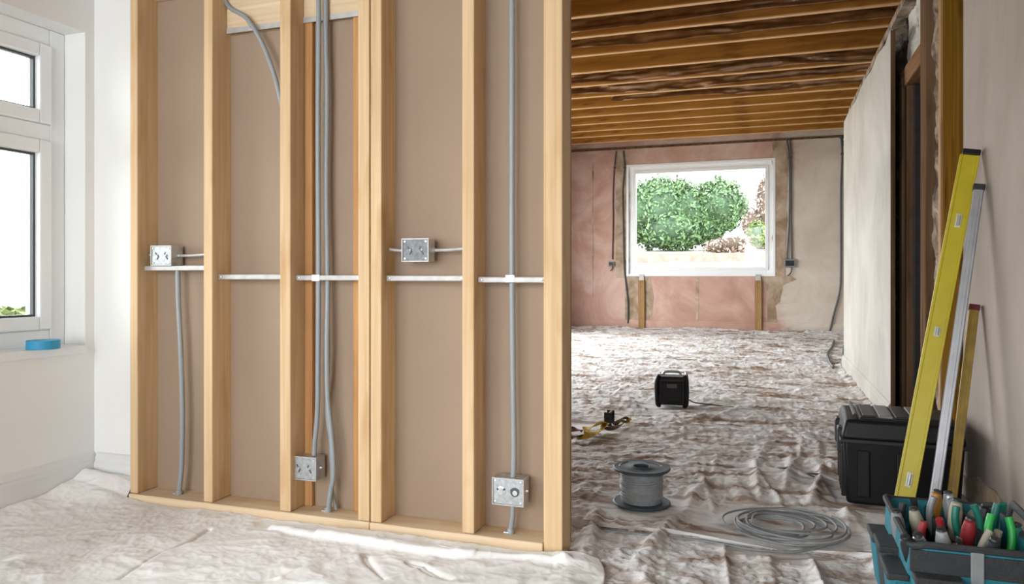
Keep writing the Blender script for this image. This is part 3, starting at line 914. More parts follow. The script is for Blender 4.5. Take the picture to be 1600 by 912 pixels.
def sheet_height(X, Y):
    wx = X + 0.25 * (fbm(X * 1.3, Y * 1.3, 40, 3) - 0.45); wy = Y + 0.25 * (fbm(X * 1.3, Y * 1.3, 50, 3) - 0.45)
    far = np.clip((Y - 2.9) / 1.6, 0, 1)
    near = 1 - far
    h = 0.018 * ridge(wx * 1.3, wy * 7.0, 3, 3.5) * (0.1 + 0.9 * far)                 # ridges lying across the room
    h = h + 0.010 * ridge(wx * 3.0, wy * 16, 7, 3) * (0.35 + 0.65 * far)
    rt = np.clip((X + 0.35) / 0.5, 0, 1)
    h = h + 0.024 * ridge(wx * 8 + wy * 0.8, wy * 0.45, 11, 3.5) * near * (0.2 + 0.8 * rt)   # folds running away at the right
    h = h + 0.006 * ridge(wx * 9 - wy * 3.0, wy * 7 + wx * 2, 15, 3)
    h = h + 0.007 * (fbm(wx * 14, wy * 20, 20, 4) - 0.45)
    h = h + 0.006 * ridge(wx * 22, wy * 40, 23, 2)
    h = h + 0.004 * ridge(wx * 40 + wy * 10, wy * 60, 27, 1.3)
    h = h + seg_ridge(X, Y, (-0.22, 3.0), (-0.34, 2.0), 0.022, 0.024)
    h = h + seg_ridge(X, Y, (-0.34, 2.0), (-0.18, 1.7), 0.02, 0.02)
    h = h + seg_ridge(X, Y, (-0.06, 3.4), (-0.02, 2.7), 0.018, 0.02)
    h = h + seg_ridge(X, Y, (0.22, 3.3), (0.14, 2.75), 0.016, 0.02)
    h = h + seg_ridge(X, Y, (0.10, 3.5), (0.06, 2.9), 0.016, 0.018)
    h = h + seg_ridge(X, Y, (-0.56, 2.6), (-0.47, 1.9), 0.025, 0.02)
    h = h + seg_ridge(X, Y, (-2.9, 6.95), (0.6, 6.75), 0.03, 0.02)
    h = h + seg_ridge(X, Y, (-0.6, 6.1), (0.6, 6.3), 0.03, 0.02)
    return np.maximum(h * flat_mask(X, Y), -0.004) + 0.006


ny, nx = 820, 420
yy = 1.35 + (10.86 - 1.35) * (np.linspace(0, 1, ny) ** 1.75)
rows = []
Yg = np.repeat(yy[:, None], nx, 1)
tt = np.linspace(0, 1, nx)[None, :]
xr = np.where(yy < 3.45, RX - 0.012, np.where(yy < 4.36, RX - 0.005, PX - 0.022))
xr = np.where(yy > 7.1, 1.27, xr)
xl = np.where(yy < 2.3, -1.2, np.where(yy < 3.15, -2.37, FLX + 0.02))
Xg = xl[:, None] * (1 - tt) + xr[:, None] * tt
Zg = sheet_height(Xg, Yg)
# under the stud frame and the white sheet the soiled sheet is pressed flat
under = np.clip((-0.50 - Xg) / 0.08, 0, 1) * np.clip((2.2 - Yg) / 0.06, 0, 1)
Zg = Zg * (1 - under) + 0.0 * under - 0.008 * under
# lifted hem against the back wall
Zg = Zg + 0.05 * np.clip((Yg - 10.55) / 0.3, 0, 1) * (0.6 + 0.8 * fbm(Xg * 3, Yg * 2, 77, 3))
Zg = Zg + 0.03 * np.clip((Xg - (xr[:, None] - 0.05)) / 0.05, 0, 1) * fbm(Xg * 3, Yg * 5, 70, 3) * (Yg > 3.5)
dg = grid_mesh('dust_sheet', Xg, Yg, Zg, M['cloth_grey'])
tag(dg, 'large soiled and heavily wrinkled dust sheet with painted crease shade covering the far room floor', 'dust sheet', 'cotton dust sheets on the floor')

# white sheet in front of the stud wall
ny, nx = 330, 520
U, V = np.meshgrid(np.linspace(0, 1, nx), np.linspace(0, 1, ny))
Xg = (LX + 0.02) * (1 - U) + (-0.46 + 0.05 * np.sin(V * 9) + 0.12 * (1 - V)) * U
yfar = 2.022 + 0.098 * np.clip((-2.112 - Xg) / 0.05, 0, 1)
Yg = 0.9 * (1 - V) + yfar * V
lump = 0.04 * np.exp(-((Xg + 2.3) / 0.16) ** 2) * np.exp(-((Yg - 2.05) / 0.10) ** 2) + 0.018 * np.clip((LX + 0.10 - Xg) / 0.08, 0, 1) * (0.3 + 1.1 * fbm(Yg * 5, Xg * 2, 31, 3)) + 0.03 * np.clip((Yg - 2.03) / 0.05, 0, 1)
wx = Xg + 0.2 * fbm(Xg * 1.5, Yg * 1.5, 60, 3); wy = Yg + 0.2 * fbm(Xg * 1.5, Yg * 1.5, 65, 3)
Zg = 0.006 * ridge(wx * 2.2 - wy * 1.6, wy * 2.8 + wx * 1.4, 33, 2) + 0.004 * ridge(wx * 8 - wy * 7, wy * 5 + wx * 4, 36, 2) + 0.003 * fbm(wx * 14, wy * 18, 38, 4) + 0.0012 * ridge(wx * 30 + wy * 16, wy * 26, 39, 1.2)
fold = 0; groove = 0
for a, b, w, h in ((aZ(185, 916), aZ(255, 874), 0.006, 0.011), (aZ(255, 874), aZ(300, 856), 0.006, 0.011), (aZ(300, 856), aZ(327, 836), 0.006, 0.009),
                   (aZ(600, 916), aZ(570, 884), 0.008, 0.008), (aZ(640, 890), aZ(700, 916), 0.008, 0.008)):
    groove = np.maximum(groove, seg_ridge(Xg, Yg, (a.x, a.y), (b.x, b.y), w, h, False))
for a, b, w, h in ((aZ(430, 834), aZ(500, 850), 0.012, 0.012), (aZ(500, 850), aZ(620, 868), 0.016, 0.020), (aZ(620, 868), aZ(740, 880), 0.016, 0.020), (aZ(740, 880), aZ(880, 890), 0.015, 0.016),
                   (aZ(440, 916), aZ(560, 884), 0.018, 0.010), (aZ(120, 860), aZ(40, 880), 0.03, 0.012)):
    fold = np.maximum(fold, seg_ridge(Xg, Yg, (a.x, a.y), (b.x, b.y), w, h, False))
Zg = Zg + fold - groove
edge = np.clip((U - 0.93) / 0.07, 0, 1)
Zg = Zg + 0.012 + lump + 0.02 * edge * (1 - edge) * 4 * fbm(Xg * 8, Yg * 8, 44, 3)
dw = grid_mesh('dust_sheet', Xg, Yg, Zg, M['cloth_white'])
so = dw.modifiers.new('thick', 'SOLIDIFY'); so.thickness = 0.004; so.offset = 1
tag(dw, 'clean white dust sheet on the floor in front of the pine stud wall', 'dust sheet', 'cotton dust sheets on the floor')

# ================================================================== WIRE SPOOL
sp = thing('cable_reel', 'dark slate reel wound with grey wire, standing on the dust sheet', 'cable reel', (spool_c[0], spool_c[1], 0.012))
R, h0 = 0.099, 0.118
for z, nm in ((0.0, 'flange'), (h0, 'flange')):
    prof = [(0.030, z), (R - 0.004, z), (R, z + 0.004), (R, z + 0.007), (R - 0.004, z + 0.010), (R - 0.012, z + 0.009), (0.040, z + 0.009), (0.036, z + 0.012), (0.028, z + 0.012), (0.026, z + 0.009)]
    f = MB().lathe(prof, (0, 0, 0), 56, closed=True).build(nm, M['spool'], sp, smooth=True, local=True)
    if z > 0:
        for rr, a0, a1 in ((0.070, 0.3, 1.5), (0.076, 2.4, 3.4), (0.064, 4.0, 4.9)):
            MB().tube([(rr * math.cos(a0 + (a1 - a0) * i / 10), rr * math.sin(a0 + (a1 - a0) * i / 10), z + 0.0095) for i in range(11)], 0.0016, 6).build('moulded_rib', M['greyplastic'], f, local=True)
MB().lathe([(0.026, 0.002), (0.030, 0.002), (0.030, h0 + 0.01), (0.026, h0 + 0.01)], (0, 0, 0), 32, closed=True).build('hub', M['spool'], sp, smooth=True, local=True)
wz = MB(); pts = []
turns = 15
for i in range(turns * 22 + 1):
    a = 2 * math.pi * i / 22
    z = 0.014 + (h0 - 0.020) * i / (turns * 22)
    r = 0.070 + 0.0018 * math.sin(z * 260) + 0.0008 * math.sin(i * 0.37)
    pts.append((r * math.cos(a), r * math.sin(a), z + 0.0022 * math.sin(a * 1.0 + z * 90)))
wz.tube(pts, 0.0042, 8)
wz.lathe([(0.030, 0.0105), (0.069, 0.0105), (0.069, h0 - 0.001), (0.030, h0 - 0.001)], (0, 0, 0), 40, closed=True)
wz.build('wire_winding', M['wire'], sp, smooth=True, local=True)

# ================================================================== CABLE COIL
rnd = random.Random(3)
pts = []
N = 9
for i in range(N * 48 + 1):
    a = 2 * math.pi * i / 48 + 0.6
    k = i / (N * 48)
    base = 0.185 - 0.095 * (0.5 - 0.5 * math.cos(k * 5.4)) + 0.010 * math.sin(k * 41)
    cxo = 0.028 * math.sin(k * 9); cyo = 0.022 * math.cos(k * 7.5)
    pts.append((coil_c[0] + cxo + base * math.cos(a), coil_c[1] + cyo + base * 0.93 * math.sin(a), 0.020 + 0.016 * k + 0.004 * math.sin(a * 2 + k * 13)))
t = thing('cable_coil', 'loose coil of grey cable lying on the dust sheet in front of the black toolbox', 'cable', (coil_c[0], coil_c[1], 0.01))
MB().tube(pts, 0.0035, 8).build('coiled_cable', M['coilgrey'], t, smooth=True)
# tail running left
tp_ = [aZ(908, 826, 0.016), aZ(960, 830, 0.018), aZ(1010, 835, 0.018), aZ(1070, 841, 0.018), aZ(1120, 848, 0.018), aZ(1175, 858, 0.018), aZ(1240, 862, 0.02), aZ(1290, 852, 0.024)]
cable('floor_cable', [tuple(p) for p in tp_], 0.0042, 'grey cable trailing along the dust sheet from beside the stud wall to the coil', smooth=6, mat='coilgrey')

# ================================================================== SITE RADIO
rt_ = thing('site_radio', 'small black portable site radio with silver handle on the dust sheet', 'radio', (radio_c[0], radio_c[1], 0.014), (0, 0, 0.10))
a_, b_, hh = 0.085, 0.075, 0.185
MB().box(-a_, a_, -b_, b_, 0.012, hh).build('body', M['black2'], rt_, bevel=0.018, local=True, smooth=True, seg=4)
fp = MB().box(-a_ + 0.022, a_ - 0.022, -b_ - 0.006, -b_ + 0.004, 0.03, hh - 0.03).build('front_panel', M['black'], rt_, bevel=0.006, local=True)
MB().box(-0.03, 0.03, -b_ - 0.008, -b_ - 0.005, 0.118, 0.142).build('display', M['galv_dark'], fp, bevel=0.002, local=True)
MB().box(-a_ + 0.006, a_ - 0.006, -b_ + 0.008, b_ - 0.008, hh - 0.004, hh + 0.004).build('top_plate', M['silver'], rt_, bevel=0.003, local=True)
for s in (-1, 1):
    for s2 in (-1, 1):
        MB().tube([(s * (a_ - 0.01), s2 * (b_ - 0.006), hh + 0.005), (s * (a_ + 0.000), s2 * (b_ + 0.001), hh - 0.02), (s * (a_ + 0.004), s2 * (b_ + 0.003), 0.10), (s * (a_ + 0.000), s2 * (b_ + 0.001), 0.022), (s * (a_ - 0.014), s2 * (b_ - 0.01), 0.008)],
                  0.012, 10, 6).build('corner_bumper', M['black'], rt_, smooth=True, local=True)
    MB().tube([(s * (a_ - 0.006), -b_ + 0.004, hh + 0.007), (s * (a_ - 0.006), b_ - 0.004, hh + 0.007)], 0.008, 10).build('top_rail', M['silver'], rt_, smooth=True, local=True)
MB().tube([(-a_ + 0.012, -b_ + 0.006, hh + 0.006), (a_ - 0.012, -b_ + 0.006, hh + 0.006)], 0.008, 10).build('top_rail', M['silver'], rt_, smooth=True, local=True)
MB().tube([(-0.055, 0, hh - 0.004), (-0.048, 0, hh + 0.014), (-0.03, 0, hh + 0.021), (0.03, 0, hh + 0.021), (0.048, 0, hh + 0.014), (0.055, 0, hh - 0.004)], 0.008, 10, 5).build('carry_handle', M['silver'], rt_, smooth=True, local=True)
MB().tube([(-a_ - 0.004, -b_ + 0.01, 0.165), (-a_ - 0.014, -b_ - 0.002, 0.160), (-a_ - 0.015, -b_ - 0.004, 0.10), (-a_ - 0.004, -b_, 0.08)], 0.004, 8, 5).build('side_loop', M['silver'], rt_, smooth=True, local=True)
cable('power_lead', [(-0.448, 4.64, 0.05), (-0.42, 4.70, 0.026), (-0.33, 4.70, 0.02), (-0.2, 4.64, 0.022), (-0.08, 4.68, 0.022)], 0.004, 'dark power lead trailing right from the site radio', 'cable', 'strapbrown')


# ================================================================== RATCHET STRAPS (left, by the opening)
def ribbon(mb, pts, w, th=0.003, lift=0.0):
    pts = [Vector(p) for p in pts]
    out = []
    n = len(pts)
    for i in range(n - 1):
        p0 = pts[max(i - 1, 0)]; p1 = pts[i]; p2 = pts[i + 1]; p3 = pts[min(i + 2, n - 1)]
        for k in range(6):
            t = k / 6
            out.append(0.5 * ((2 * p1) + (p2 - p0) * t + (2 * p0 - 5 * p1 + 4 * p2 - p3) * t * t + (3 * p1 - p0 - 3 * p2 + p3) * t ** 3))
    out.append(pts[-1])
    vs = []; n = len(out)
    for i, p in enumerate(out):
        d = out[min(i + 1, n - 1)] - out[max(i - 1, 0)]; d.normalize()
        s = Vector((-d.y, d.x, 0)); s.normalize()
        s = s + Vector((0, 0, 0.7 * math.sin(i * 0.35)))
        s.normalize()
        u = d.cross(s)
        for a, b in ((-1, -1), (1, -1), (1, 1), (-1, 1)):
            vs.append(p + s * a * w / 2 + u * b * th / 2)
    fs = []
    for i in range(n - 1):
        for k in range(4):
            k2 = (k + 1) % 4
            fs.append((i * 4 + k, i * 4 + k2, (i + 1) * 4 + k2, (i + 1) * 4 + k))
    fs += [(3, 2, 1, 0), tuple((n - 1) * 4 + k for k in range(4))]
    mb.add(vs, fs)
    return mb


st = thing('ratchet_strap', 'tangled yellow ratchet strap with dark webbing beside the stud wall end', 'strap', tuple(aZ(930, 668, 0.01)))
z_ = 0.035
ribbon(MB(), [aZ(905, 684, z_), aZ(918, 678, z_ + .02), aZ(938, 672, z_ + .01), aZ(945, 662, z_ + .02), aZ(928, 664, z_ + .03), aZ(912, 672, z_ + .01)], 0.045).build('webbing', M['strapyellow'], st)
ribbon(MB(), [aZ(880, 672, z_), aZ(895, 670, z_ + .01), aZ(910, 673, z_)], 0.035).build('webbing', M['maroon'], st)
ribbon(MB(), [aZ(880, 685, z_), aZ(892, 684, z_), aZ(905, 681, z_ + .01), aZ(935, 677, z_)], 0.03).build('webbing', M['strapbrown'], st)
ribbon(MB(), [aZ(944, 670, z_), aZ(958, 668, z_), aZ(972, 662, z_), aZ(983, 655, z_ + .01), aZ(972, 653, z_ + .02), aZ(960, 664, z_)], 0.028).build('webbing', M['strapbrown'], st)
ribbon(MB(), [aZ(970, 656, z_ + .01), aZ(980, 659, z_ + .005), aZ(984, 652, z_ + .02)], 0.018).build('webbing', M['strapyellow'], st)
c0 = aZ(952, 660, 0.03)
mb = MB()
mb.box(c0.x - 0.02, c0.x + 0.02, c0.y - 0.04, c0.y - 0.034, 0.02, 0.09).box(c0.x - 0.02, c0.x + 0.02, c0.y + 0.034, c0.y + 0.04, 0.02, 0.09)
mb.tube([(c0.x, c0.y - 0.045, 0.055), (c0.x, c0.y + 0.045, 0.055)], 0.010, 10)
mb.tube([(c0.x + 0.005, c0.y - 0.03, 0.08), (c0.x + 0.008, c0.y + 0.03, 0.085)], 0.007, 8)
mb.build('ratchet', M['black2'], st, bevel=0.002)

# ================================================================== TOOLBOX
tbx = thing('toolbox', 'large black plastic toolbox with organiser lid standing by the doorway', 'toolbox', (0.44, 2.985, 0.012), (0, 0, -0.04))
w, d, h = 0.185, 0.175, 0.275
MB().frustum((-w + 0.012, w - 0.012, -d + 0.012, d - 0.012), (-w, w, -d, d), 0.0, 0.225).build('body', M['black'], tbx, bevel=0.012, local=True, smooth=True, seg=3)
lid = MB().frustum((-w - 0.006, w + 0.006, -d - 0.006, d + 0.006), (-w + 0.008, w - 0.008, -d + 0.010, d - 0.010), 0.226, 0.292).build('lid', M['black'], tbx, bevel=0.012, local=True, smooth=True, seg=3)
MB().box(-w - 0.010, w + 0.010, -d - 0.010, d + 0.010, 0.214, 0.228).build('rim', M['black2'], tbx, bevel=0.004, local=True)
# organiser trays in the lid
MB().box(-w + 0.055, w - 0.03, -d + 0.045, d - 0.03, 0.290, 0.296).build('organiser_tray', M['black2'], lid, bevel=0.003, local=True)
for i in range(5):
    x = -w + 0.065 + i * 0.052
    MB().box(x, x + 0.044, -d + 0.055, d - 0.05, 0.295, 0.303).build('organiser_cover', M['greyplastic' if i in (1, 3) else 'black2'], lid, bevel=0.003, local=True)
MB().tube([(-w + 0.045, -d + 0.03, 0.292), (-w + 0.040, -d + 0.035, 0.304), (-w + 0.040, d - 0.035, 0.304), (-w + 0.045, d - 0.03, 0.292)], 0.007, 8).build('carry_handle', M['black2'], lid, smooth=True, local=True)
for y in (-0.09, 0.09):
    MB().box(-w - 0.016, -w + 0.004, y - 0.03, y + 0.03, 0.165, 0.255).build('latch', M['black2'], tbx, bevel=0.006, local=True)
for y in (-0.14, -0.05, 0.0, 0.05, 0.14):
    MB().box(-w - 0.004, -w + 0.014, y - 0.007, y + 0.007, 0.02, 0.20).build('rib', M['black'], tbx, bevel=0.004, local=True)
for x in (-0.12, 0.0, 0.12):
    MB().box(x - 0.02, x + 0.02, -d - 0.006, -d + 0.012, 0.03, 0.19).build('rib', M['black'], tbx, bevel=0.005, local=True)


# ================================================================== SPIRIT LEVELS LEANING ON THE RIGHT WALL
def lean(name, foot, top, w, th, kind, label, face_yaw=0.0, mat='yellow', cap='black'):
    foot = Vector(foot); top = Vector(top)
    z = (top - foot); L = z.length; z.normalize()
    toc = Vector((0, 0, CAMH)) * 0
    # wide face looks back towards the room
    f = Vector((math.sin(face_yaw), -math.cos(face_yaw), 0))
    y = -(f - z * f.dot(z)).normalized()
    x = y.cross(z).normalized()
    m = Matrix((x, y, z)).transposed()
    t = thing(name, label, 'spirit level' if kind != 'rule' else 'straight edge', foot, m.to_euler(), 'levels leaning against the right wall')
    b = MB()
    if kind == 'box':
        b.box(-w / 2, w / 2, -th / 2 + 0.003, th / 2 - 0.003, 0.02, L - 0.02)
        body = b.build('body', M[mat], t, bevel=0.002, local=True)
        for s in (-1, 1):
            MB().box(s * w / 2 - 0.004 - 0.003, s * w / 2 - 0.004 + 0.006, -th / 2, th / 2, 0.021, L - 0.021).build('edge_rail', M[mat], t, bevel=0.002, local=True)
        for zz, hh_ in ((L * 0.80, 0.05), (L * 0.5, 0.035), (L * 0.12, 0.05)):
            v = MB().box(-w * 0.2, w * 0.2, -th / 2 - 0.0005, th / 2, zz - hh_ / 2, zz + hh_ / 2).build('vial_window', M['vial'], t, bevel=0.004, local=True)
            MB().tube([(0, -th / 2 - 0.002, zz - hh_ * 0.35), (0, -th / 2 - 0.002, zz + hh_ * 0.35)], 0.0045, 10).build('vial', M['silver'], v, smooth=True, local=True)
    else:
        b.box(-w / 2, w / 2, -th / 2, th / 2, 0.012, L - 0.012)
        b.build('body', M[mat], t, bevel=0.003, local=True)
        MB().box(-w * 0.18, w * 0.18, -th / 2 - 0.0015, th / 2, 0.03, L - 0.04).build('groove', M[mat], t, bevel=0.001, local=True)
    for za in (0.0, L - 0.021):
        MB().box(-w / 2 - 0.002, w / 2 + 0.002, -th / 2 - 0.002, th / 2 + 0.002, za, za + 0.021).build('end_cap', M[cap], t, bevel=0.003, local=True)
    return t


lean('spirit_level', (0.392, 2.60, 0.014), (0.650, 2.872, 1.225), 0.049, 0.024, 'box', 'long bright yellow spirit level leaning on the right wall, tallest of the three', -0.15)
lean('spirit_level', (0.475, 2.60, 0.014), (0.655, 2.80, 1.10), 0.030, 0.026, 'alu', 'dull aluminium level leaning between the two yellow ones', -0.15, 'alu', 'black2')
lean('spirit_level', (0.545, 2.69, 0.014), (0.660, 2.88, 0.705), 0.029, 0.022, 'rule', 'short worn yellow level with dark cap, lowest of the three by the right wall', -0.15, 'yellow_old', 'maroon')

# ================================================================== TOOL BAG
bx0, bx1, by0, by1 = 0.285, 0.530, 1.76, 2.13
bz = 0.222
bag = thing('tool_bag', 'open teal and black fabric tool bag full of hand tools in the bottom corner', 'tool bag', ((bx0 + bx1) / 2, (by0 + by1) / 2, 0.012))
W2, D2 = (bx1 - bx0) / 2, (by1 - by0) / 2


def rrect(w, d, r, n=5):
    out = []
    for sx, sy, a0 in ((1, 1, 0), (-1, 1, 90), (-1, -1, 180), (1, -1, 270)):
        for i in range(n + 1):
            a = math.radians(a0 + 90 * i / n)
            out.append((sx * (w - r) + r * math.cos(a), sy * (d - r) + r * math.sin(a)))
    return out


def shell(levels, name, mat, parent, r=0.03):
    mb = MB(); vs = []; n = None
    for (w, d, z) in levels:
        p = rrect(w, d, r); n = len(p)
        for i, (x, y) in enumerate(p):
            s = 0.004 * math.sin(i * 1.9 + z * 60)
            vs.append((x * (1 + s), y * (1 + s), z))
    fs = []
    for k in range(len(levels) - 1):
        for i in range(n):
            j = (i + 1) % n
            fs.append((k * n + i, k * n + j, (k + 1) * n + j, (k + 1) * n + i))
    fs.append(tuple(range(n))[::-1])
    fs.append(tuple((len(levels) - 1) * n + i for i in range(n)))
    mb.add(vs, fs)
    return mb.build(name, mat, parent, local=True, smooth=True)


shell([(W2 * 0.9, D2 * 0.9, 0), (W2 * 0.98, D2 * 0.97, 0.02), (W2 * 1.03, D2 * 1.02, 0.10), (W2, D2, bz), (W2 - 0.007, D2 - 0.007, bz), (W2 - 0.010, D2 - 0.010, 0.135)], 'bag_body', M['teal'], bag)
# rim binding
rim = rrect(W2, D2, 0.03)
MB().tube([(x, y, bz + 0.004 * math.sin(i * 0.8)) for i, (x, y) in enumerate(rim + rim[:1])], 0.0075, 8).build('rim_binding', M['bagblack'], bag, smooth=True, local=True)
# pockets: left side, front
for (y, hh_, wv, mt) in ((-0.12, 0.15, 0.055, 'teal'), (0.0, 0.165, 0.05, 'bagblack'), (0.115, 0.15, 0.055, 'teal')):
    m_ = MB().frustum((-W2 - 0.024, -W2 + 0.01, y - wv, y + wv), (-W2 - 0.040, -W2 + 0.01, y - wv, y + wv), 0.012, hh_)
    pk = m_.build('side_pocket', M[mt], bag, bevel=0.012, local=True, smooth=True, seg=3)
    MB().box(-W2 - 0.043, -W2 + 0.002, y - wv, y + wv, hh_ - 0.012, hh_ + 0.004).build('pocket_binding', M['bagblack'], pk, bevel=0.004, local=True)
for (x, hh_, wv, mt) in ((-0.075, 0.165, 0.045, 'teal'), (0.035, 0.150, 0.058, 'bagblack')):
    m_ = MB().frustum((x - wv, x + wv, -D2 - 0.025, -D2 + 0.01), (x - wv, x + wv, -D2 - 0.036, -D2 + 0.01), 0.012, hh_)
    pk = m_.build('front_pocket', M[mt], bag, bevel=0.012, local=True, smooth=True, seg=3)
    MB().box(x - wv, x + wv, -D2 - 0.039, -D2 + 0.002, hh_ - 0.012, hh_ + 0.004).build('pocket_binding', M['bagblack'], pk, bevel=0.004, local=True)
MB().box(-W2 - 0.001, W2 + 0.001, -D2 - 0.004, -D2 + 0.003, 0.168, 0.214).build('webbing_band', M['bagblack'], bag, bevel=0.002, local=True)
MB().box(-0.012, 0.012, -D2 - 0.008, -D2 - 0.001, 0.150, 0.222).build('strap_tab', M['greyplastic'], bag, bevel=0.002, local=True)
# webbing handle folded over the right side
MB().tube([(W2, -0.07, bz - 0.02), (W2 + 0.006, -0.06, bz + 0.03), (W2 - 0.004, 0.0, bz + 0.05), (W2 + 0.006, 0.07, bz + 0.03), (W2, 0.08, bz - 0.02)], 0.011, 10, 6, flat=0.5).build('carry_handle', M['bagblack'], bag, smooth=True, local=True)
# inner dividers
for x in (-0.03, 0.05):
    MB().box(x - 0.003, x + 0.003, -D2 + 0.014, D2 - 0.014, 0.136, bz - 0.012).build('divider', M['bagblack'], bag, local=True)

bc = Vector(((bx0 + bx1) / 2, (by0 + by1) / 2, 0.012))


def place_rot(t, tx, ty, spin):
    t.rotation_euler = Euler((tx, ty, spin))


def screwdriver(x, y, z, mat, label, tilt=(0, 0), flip=True):
    t = thing('screwdriver', label, 'screwdriver', (bc.x + x, bc.y + y, z), group='hand tools in the tool bag')
    MB().lathe([(0.004, 0.055), (0.011, 0.058), (0.014, 0.068), (0.0105, 0.080), (0.0145, 0.095), (0.0150, 0.125), (0.011, 0.145), (0.004, 0.150)], (0, 0, 0), 14).build('handle', M[mat], t, smooth=True, local=True)
    MB().lathe([(0.0105, 0.150), (0.009, 0.154), (0.002, 0.156)], (0, 0, 0), 12).build('end_cap', M['black2'], t, smooth=True, local=True)
    MB().lathe([(0.003, -0.01), (0.003, 0.057)], (0, 0, 0), 10).build('shaft', M['steel'], t, smooth=True, local=True)
    place_rot(t, tilt[0], tilt[1], 0)
    return t


def pliers(x, y, z, mat, label, tilt=(0, 0), spin=0.0, cat='pliers'):
    t = thing('pliers', label, cat, (bc.x + x, bc.y + y, z), group='hand tools in the tool bag')
    for s in (-1, 1):
        MB().tube([(s * 0.006, 0, 0.035), (s * 0.012, 0, 0.055), (s * 0.024, 0, 0.085), (s * 0.026, 0, 0.12), (s * 0.019, 0, 0.150)], 0.0082, 10, 5).build('grip', M[mat], t, smooth=True, local=True)
    MB().lathe([(0.012, -0.006), (0.012, 0.006)], (0, 0, 0.028), 16, 'Y').build('pivot', M['steel'], t, local=True)
    MB().prism([(-0.010, 0.03), (0.010, 0.03), (0.006, -0.02), (0.001, -0.022), (-0.001, -0.022), (-0.006, -0.02)], -0.005, 0.005, 'Y').build('jaws', M['steel'], t, bevel=0.001, local=True)
    place_rot(t, tilt[0], tilt[1], spin)
    return t


z0 = 0.122
pliers(0.070, -0.075, z0 + 0.005, 'green', 'bright green handled pliers standing at the right front of the tool bag', (-0.25, 0.15), 0.3)
pliers(0.045, 0.015, z0, 'tealgrip', 'sea green handled pliers standing behind the bright green pair', (-0.1, -0.12), 0.2)
pliers(-0.060, -0.050, z0 - 0.01, 'red', 'red handled pliers standing in the middle of the tool bag', (0.15, -0.1), 0.5)
pliers(0.090, 0.085, z0 - 0.005, 'tealgrip', 'dark teal handled snips at the back right of the tool bag', (0.1, 0.12), 1.0, 'snips')
pliers(-0.085, 0.085, z0 - 0.01, 'black2', 'black handled pliers at the back left of the tool bag', (0.1, -0.12), 0.8)
screwdriver(-0.030, -0.090, z0 - 0.015, 'silver', 'grey handled screwdriver at the front edge of the tool bag', (0.2, -0.15))
screwdriver(-0.052, 0.020, z0 - 0.01, 'cream', 'cream handled screwdriver leaning left beside the red pliers', (0.1, -0.22))
screwdriver(0.000, 0.050, z0 + 0.005, 'cream', 'cream handled screwdriver standing upright behind the middle of the bag', (0.05, 0.08))
screwdriver(0.005, -0.020, z0 - 0.008, 'red', 'small red handled screwdriver right of the red pliers', (0.18, 0.1))
screwdriver(-0.085, -0.120, z0 - 0.02, 'black2', 'black handled screwdriver in the left front corner of the bag', (0.25, -0.3))
screwdriver(-0.030, 0.125, z0 + 0.0, 'orange', 'amber handled screwdriver at the back of the bag beneath the yellow level', (-0.05, 0.12))
screwdriver(0.030, 0.140, z0 - 0.005, 'silver', 'grey handled screwdriver at the back of the bag beneath the aluminium level', (-0.05, -0.1))
screwdriver(-0.100, 0.015, z0 - 0.02, 'greyplastic', 'dark grey handled screwdriver against the left rim of the bag', (0.1, -0.15))
screwdriver(0.020, -0.105, z0 - 0.012, 'black2', 'black handled screwdriver beside the wrench at the front of the bag', (0.3, 0.15))
screwdriver(0.055, 0.085, z0 - 0.015, 'black2', 'black handled screwdriver between the two teal handled pliers at the back', (-0.1, 0.2))
screwdriver(-0.065, -0.115, z0 - 0.02, 'steel', 'all steel nut driver lying low in the front left corner of the bag', (0.2, -0.25))
screwdriver(0.100, -0.020, z0 - 0.02, 'tealgrip', 'teal handled screwdriver against the right rim of the bag', (0.0, 0.1))
pliers(-0.015, 0.085, z0 - 0.005, 'greyplastic', 'grey handled pliers standing behind the cream screwdrivers', (-0.05, 0.05), 0.1)
pliers(0.015, -0.06, z0 - 0.02, 'cream', 'cream handled pliers low in the middle front of the bag', (0.25, 0.2), 0.9)
# adjustable wrench and a coiled roll of tape
wr = thing('adjustable_wrench', 'steel adjustable wrench with head up in the front middle of the bag', 'wrench', (bc.x - 0.005, bc.y - 0.065, z0 - 0.015), group='hand tools in the tool bag')
MB().prism([(-0.008, -0.01), (0.008, -0.01), (0.010, 0.085), (0.022, 0.100), (0.024, 0.120), (0.014, 0.128), (0.010, 0.112), (-0.006, 0.112), (-0.008, 0.130), (-0.020, 0.122), (-0.020, 0.100), (-0.010, 0.085)], -0.004, 0.004, 'Y').build('handle_and_head', M['steel'], wr, bevel=0.0015, local=True)
MB().lathe([(0.005, -0.009), (0.005, 0.009)], (0, 0, 0.096), 12, 'X').build('thumb_screw', M['steel'], wr, local=True)
wr.rotation_euler = (0.15, -0.25, 0.3)
tr = thing('tape_roll', 'roll of grey tape standing at the back right corner of the tool bag', 'tape', (bc.x + 0.085, bc.y + 0.145, z0 + 0.085))
MB().lathe([(0.018, -0.012), (0.032, -0.012), (0.032, 0.012), (0.018, 0.012)], (0, 0, 0), 28, 'Y', closed=True).build('tape_winding', M['greyplastic'], tr, smooth=True, local=True)
MB().lathe([(0.016, -0.011), (0.0185, -0.011), (0.0185, 0.011), (0.016, 0.011)], (0, 0, 0), 28, 'Y', closed=True).build('cardboard_core', M['strapbrown'], tr, smooth=True, local=True)
tr.rotation_euler = (0.2, 0, 0.5)

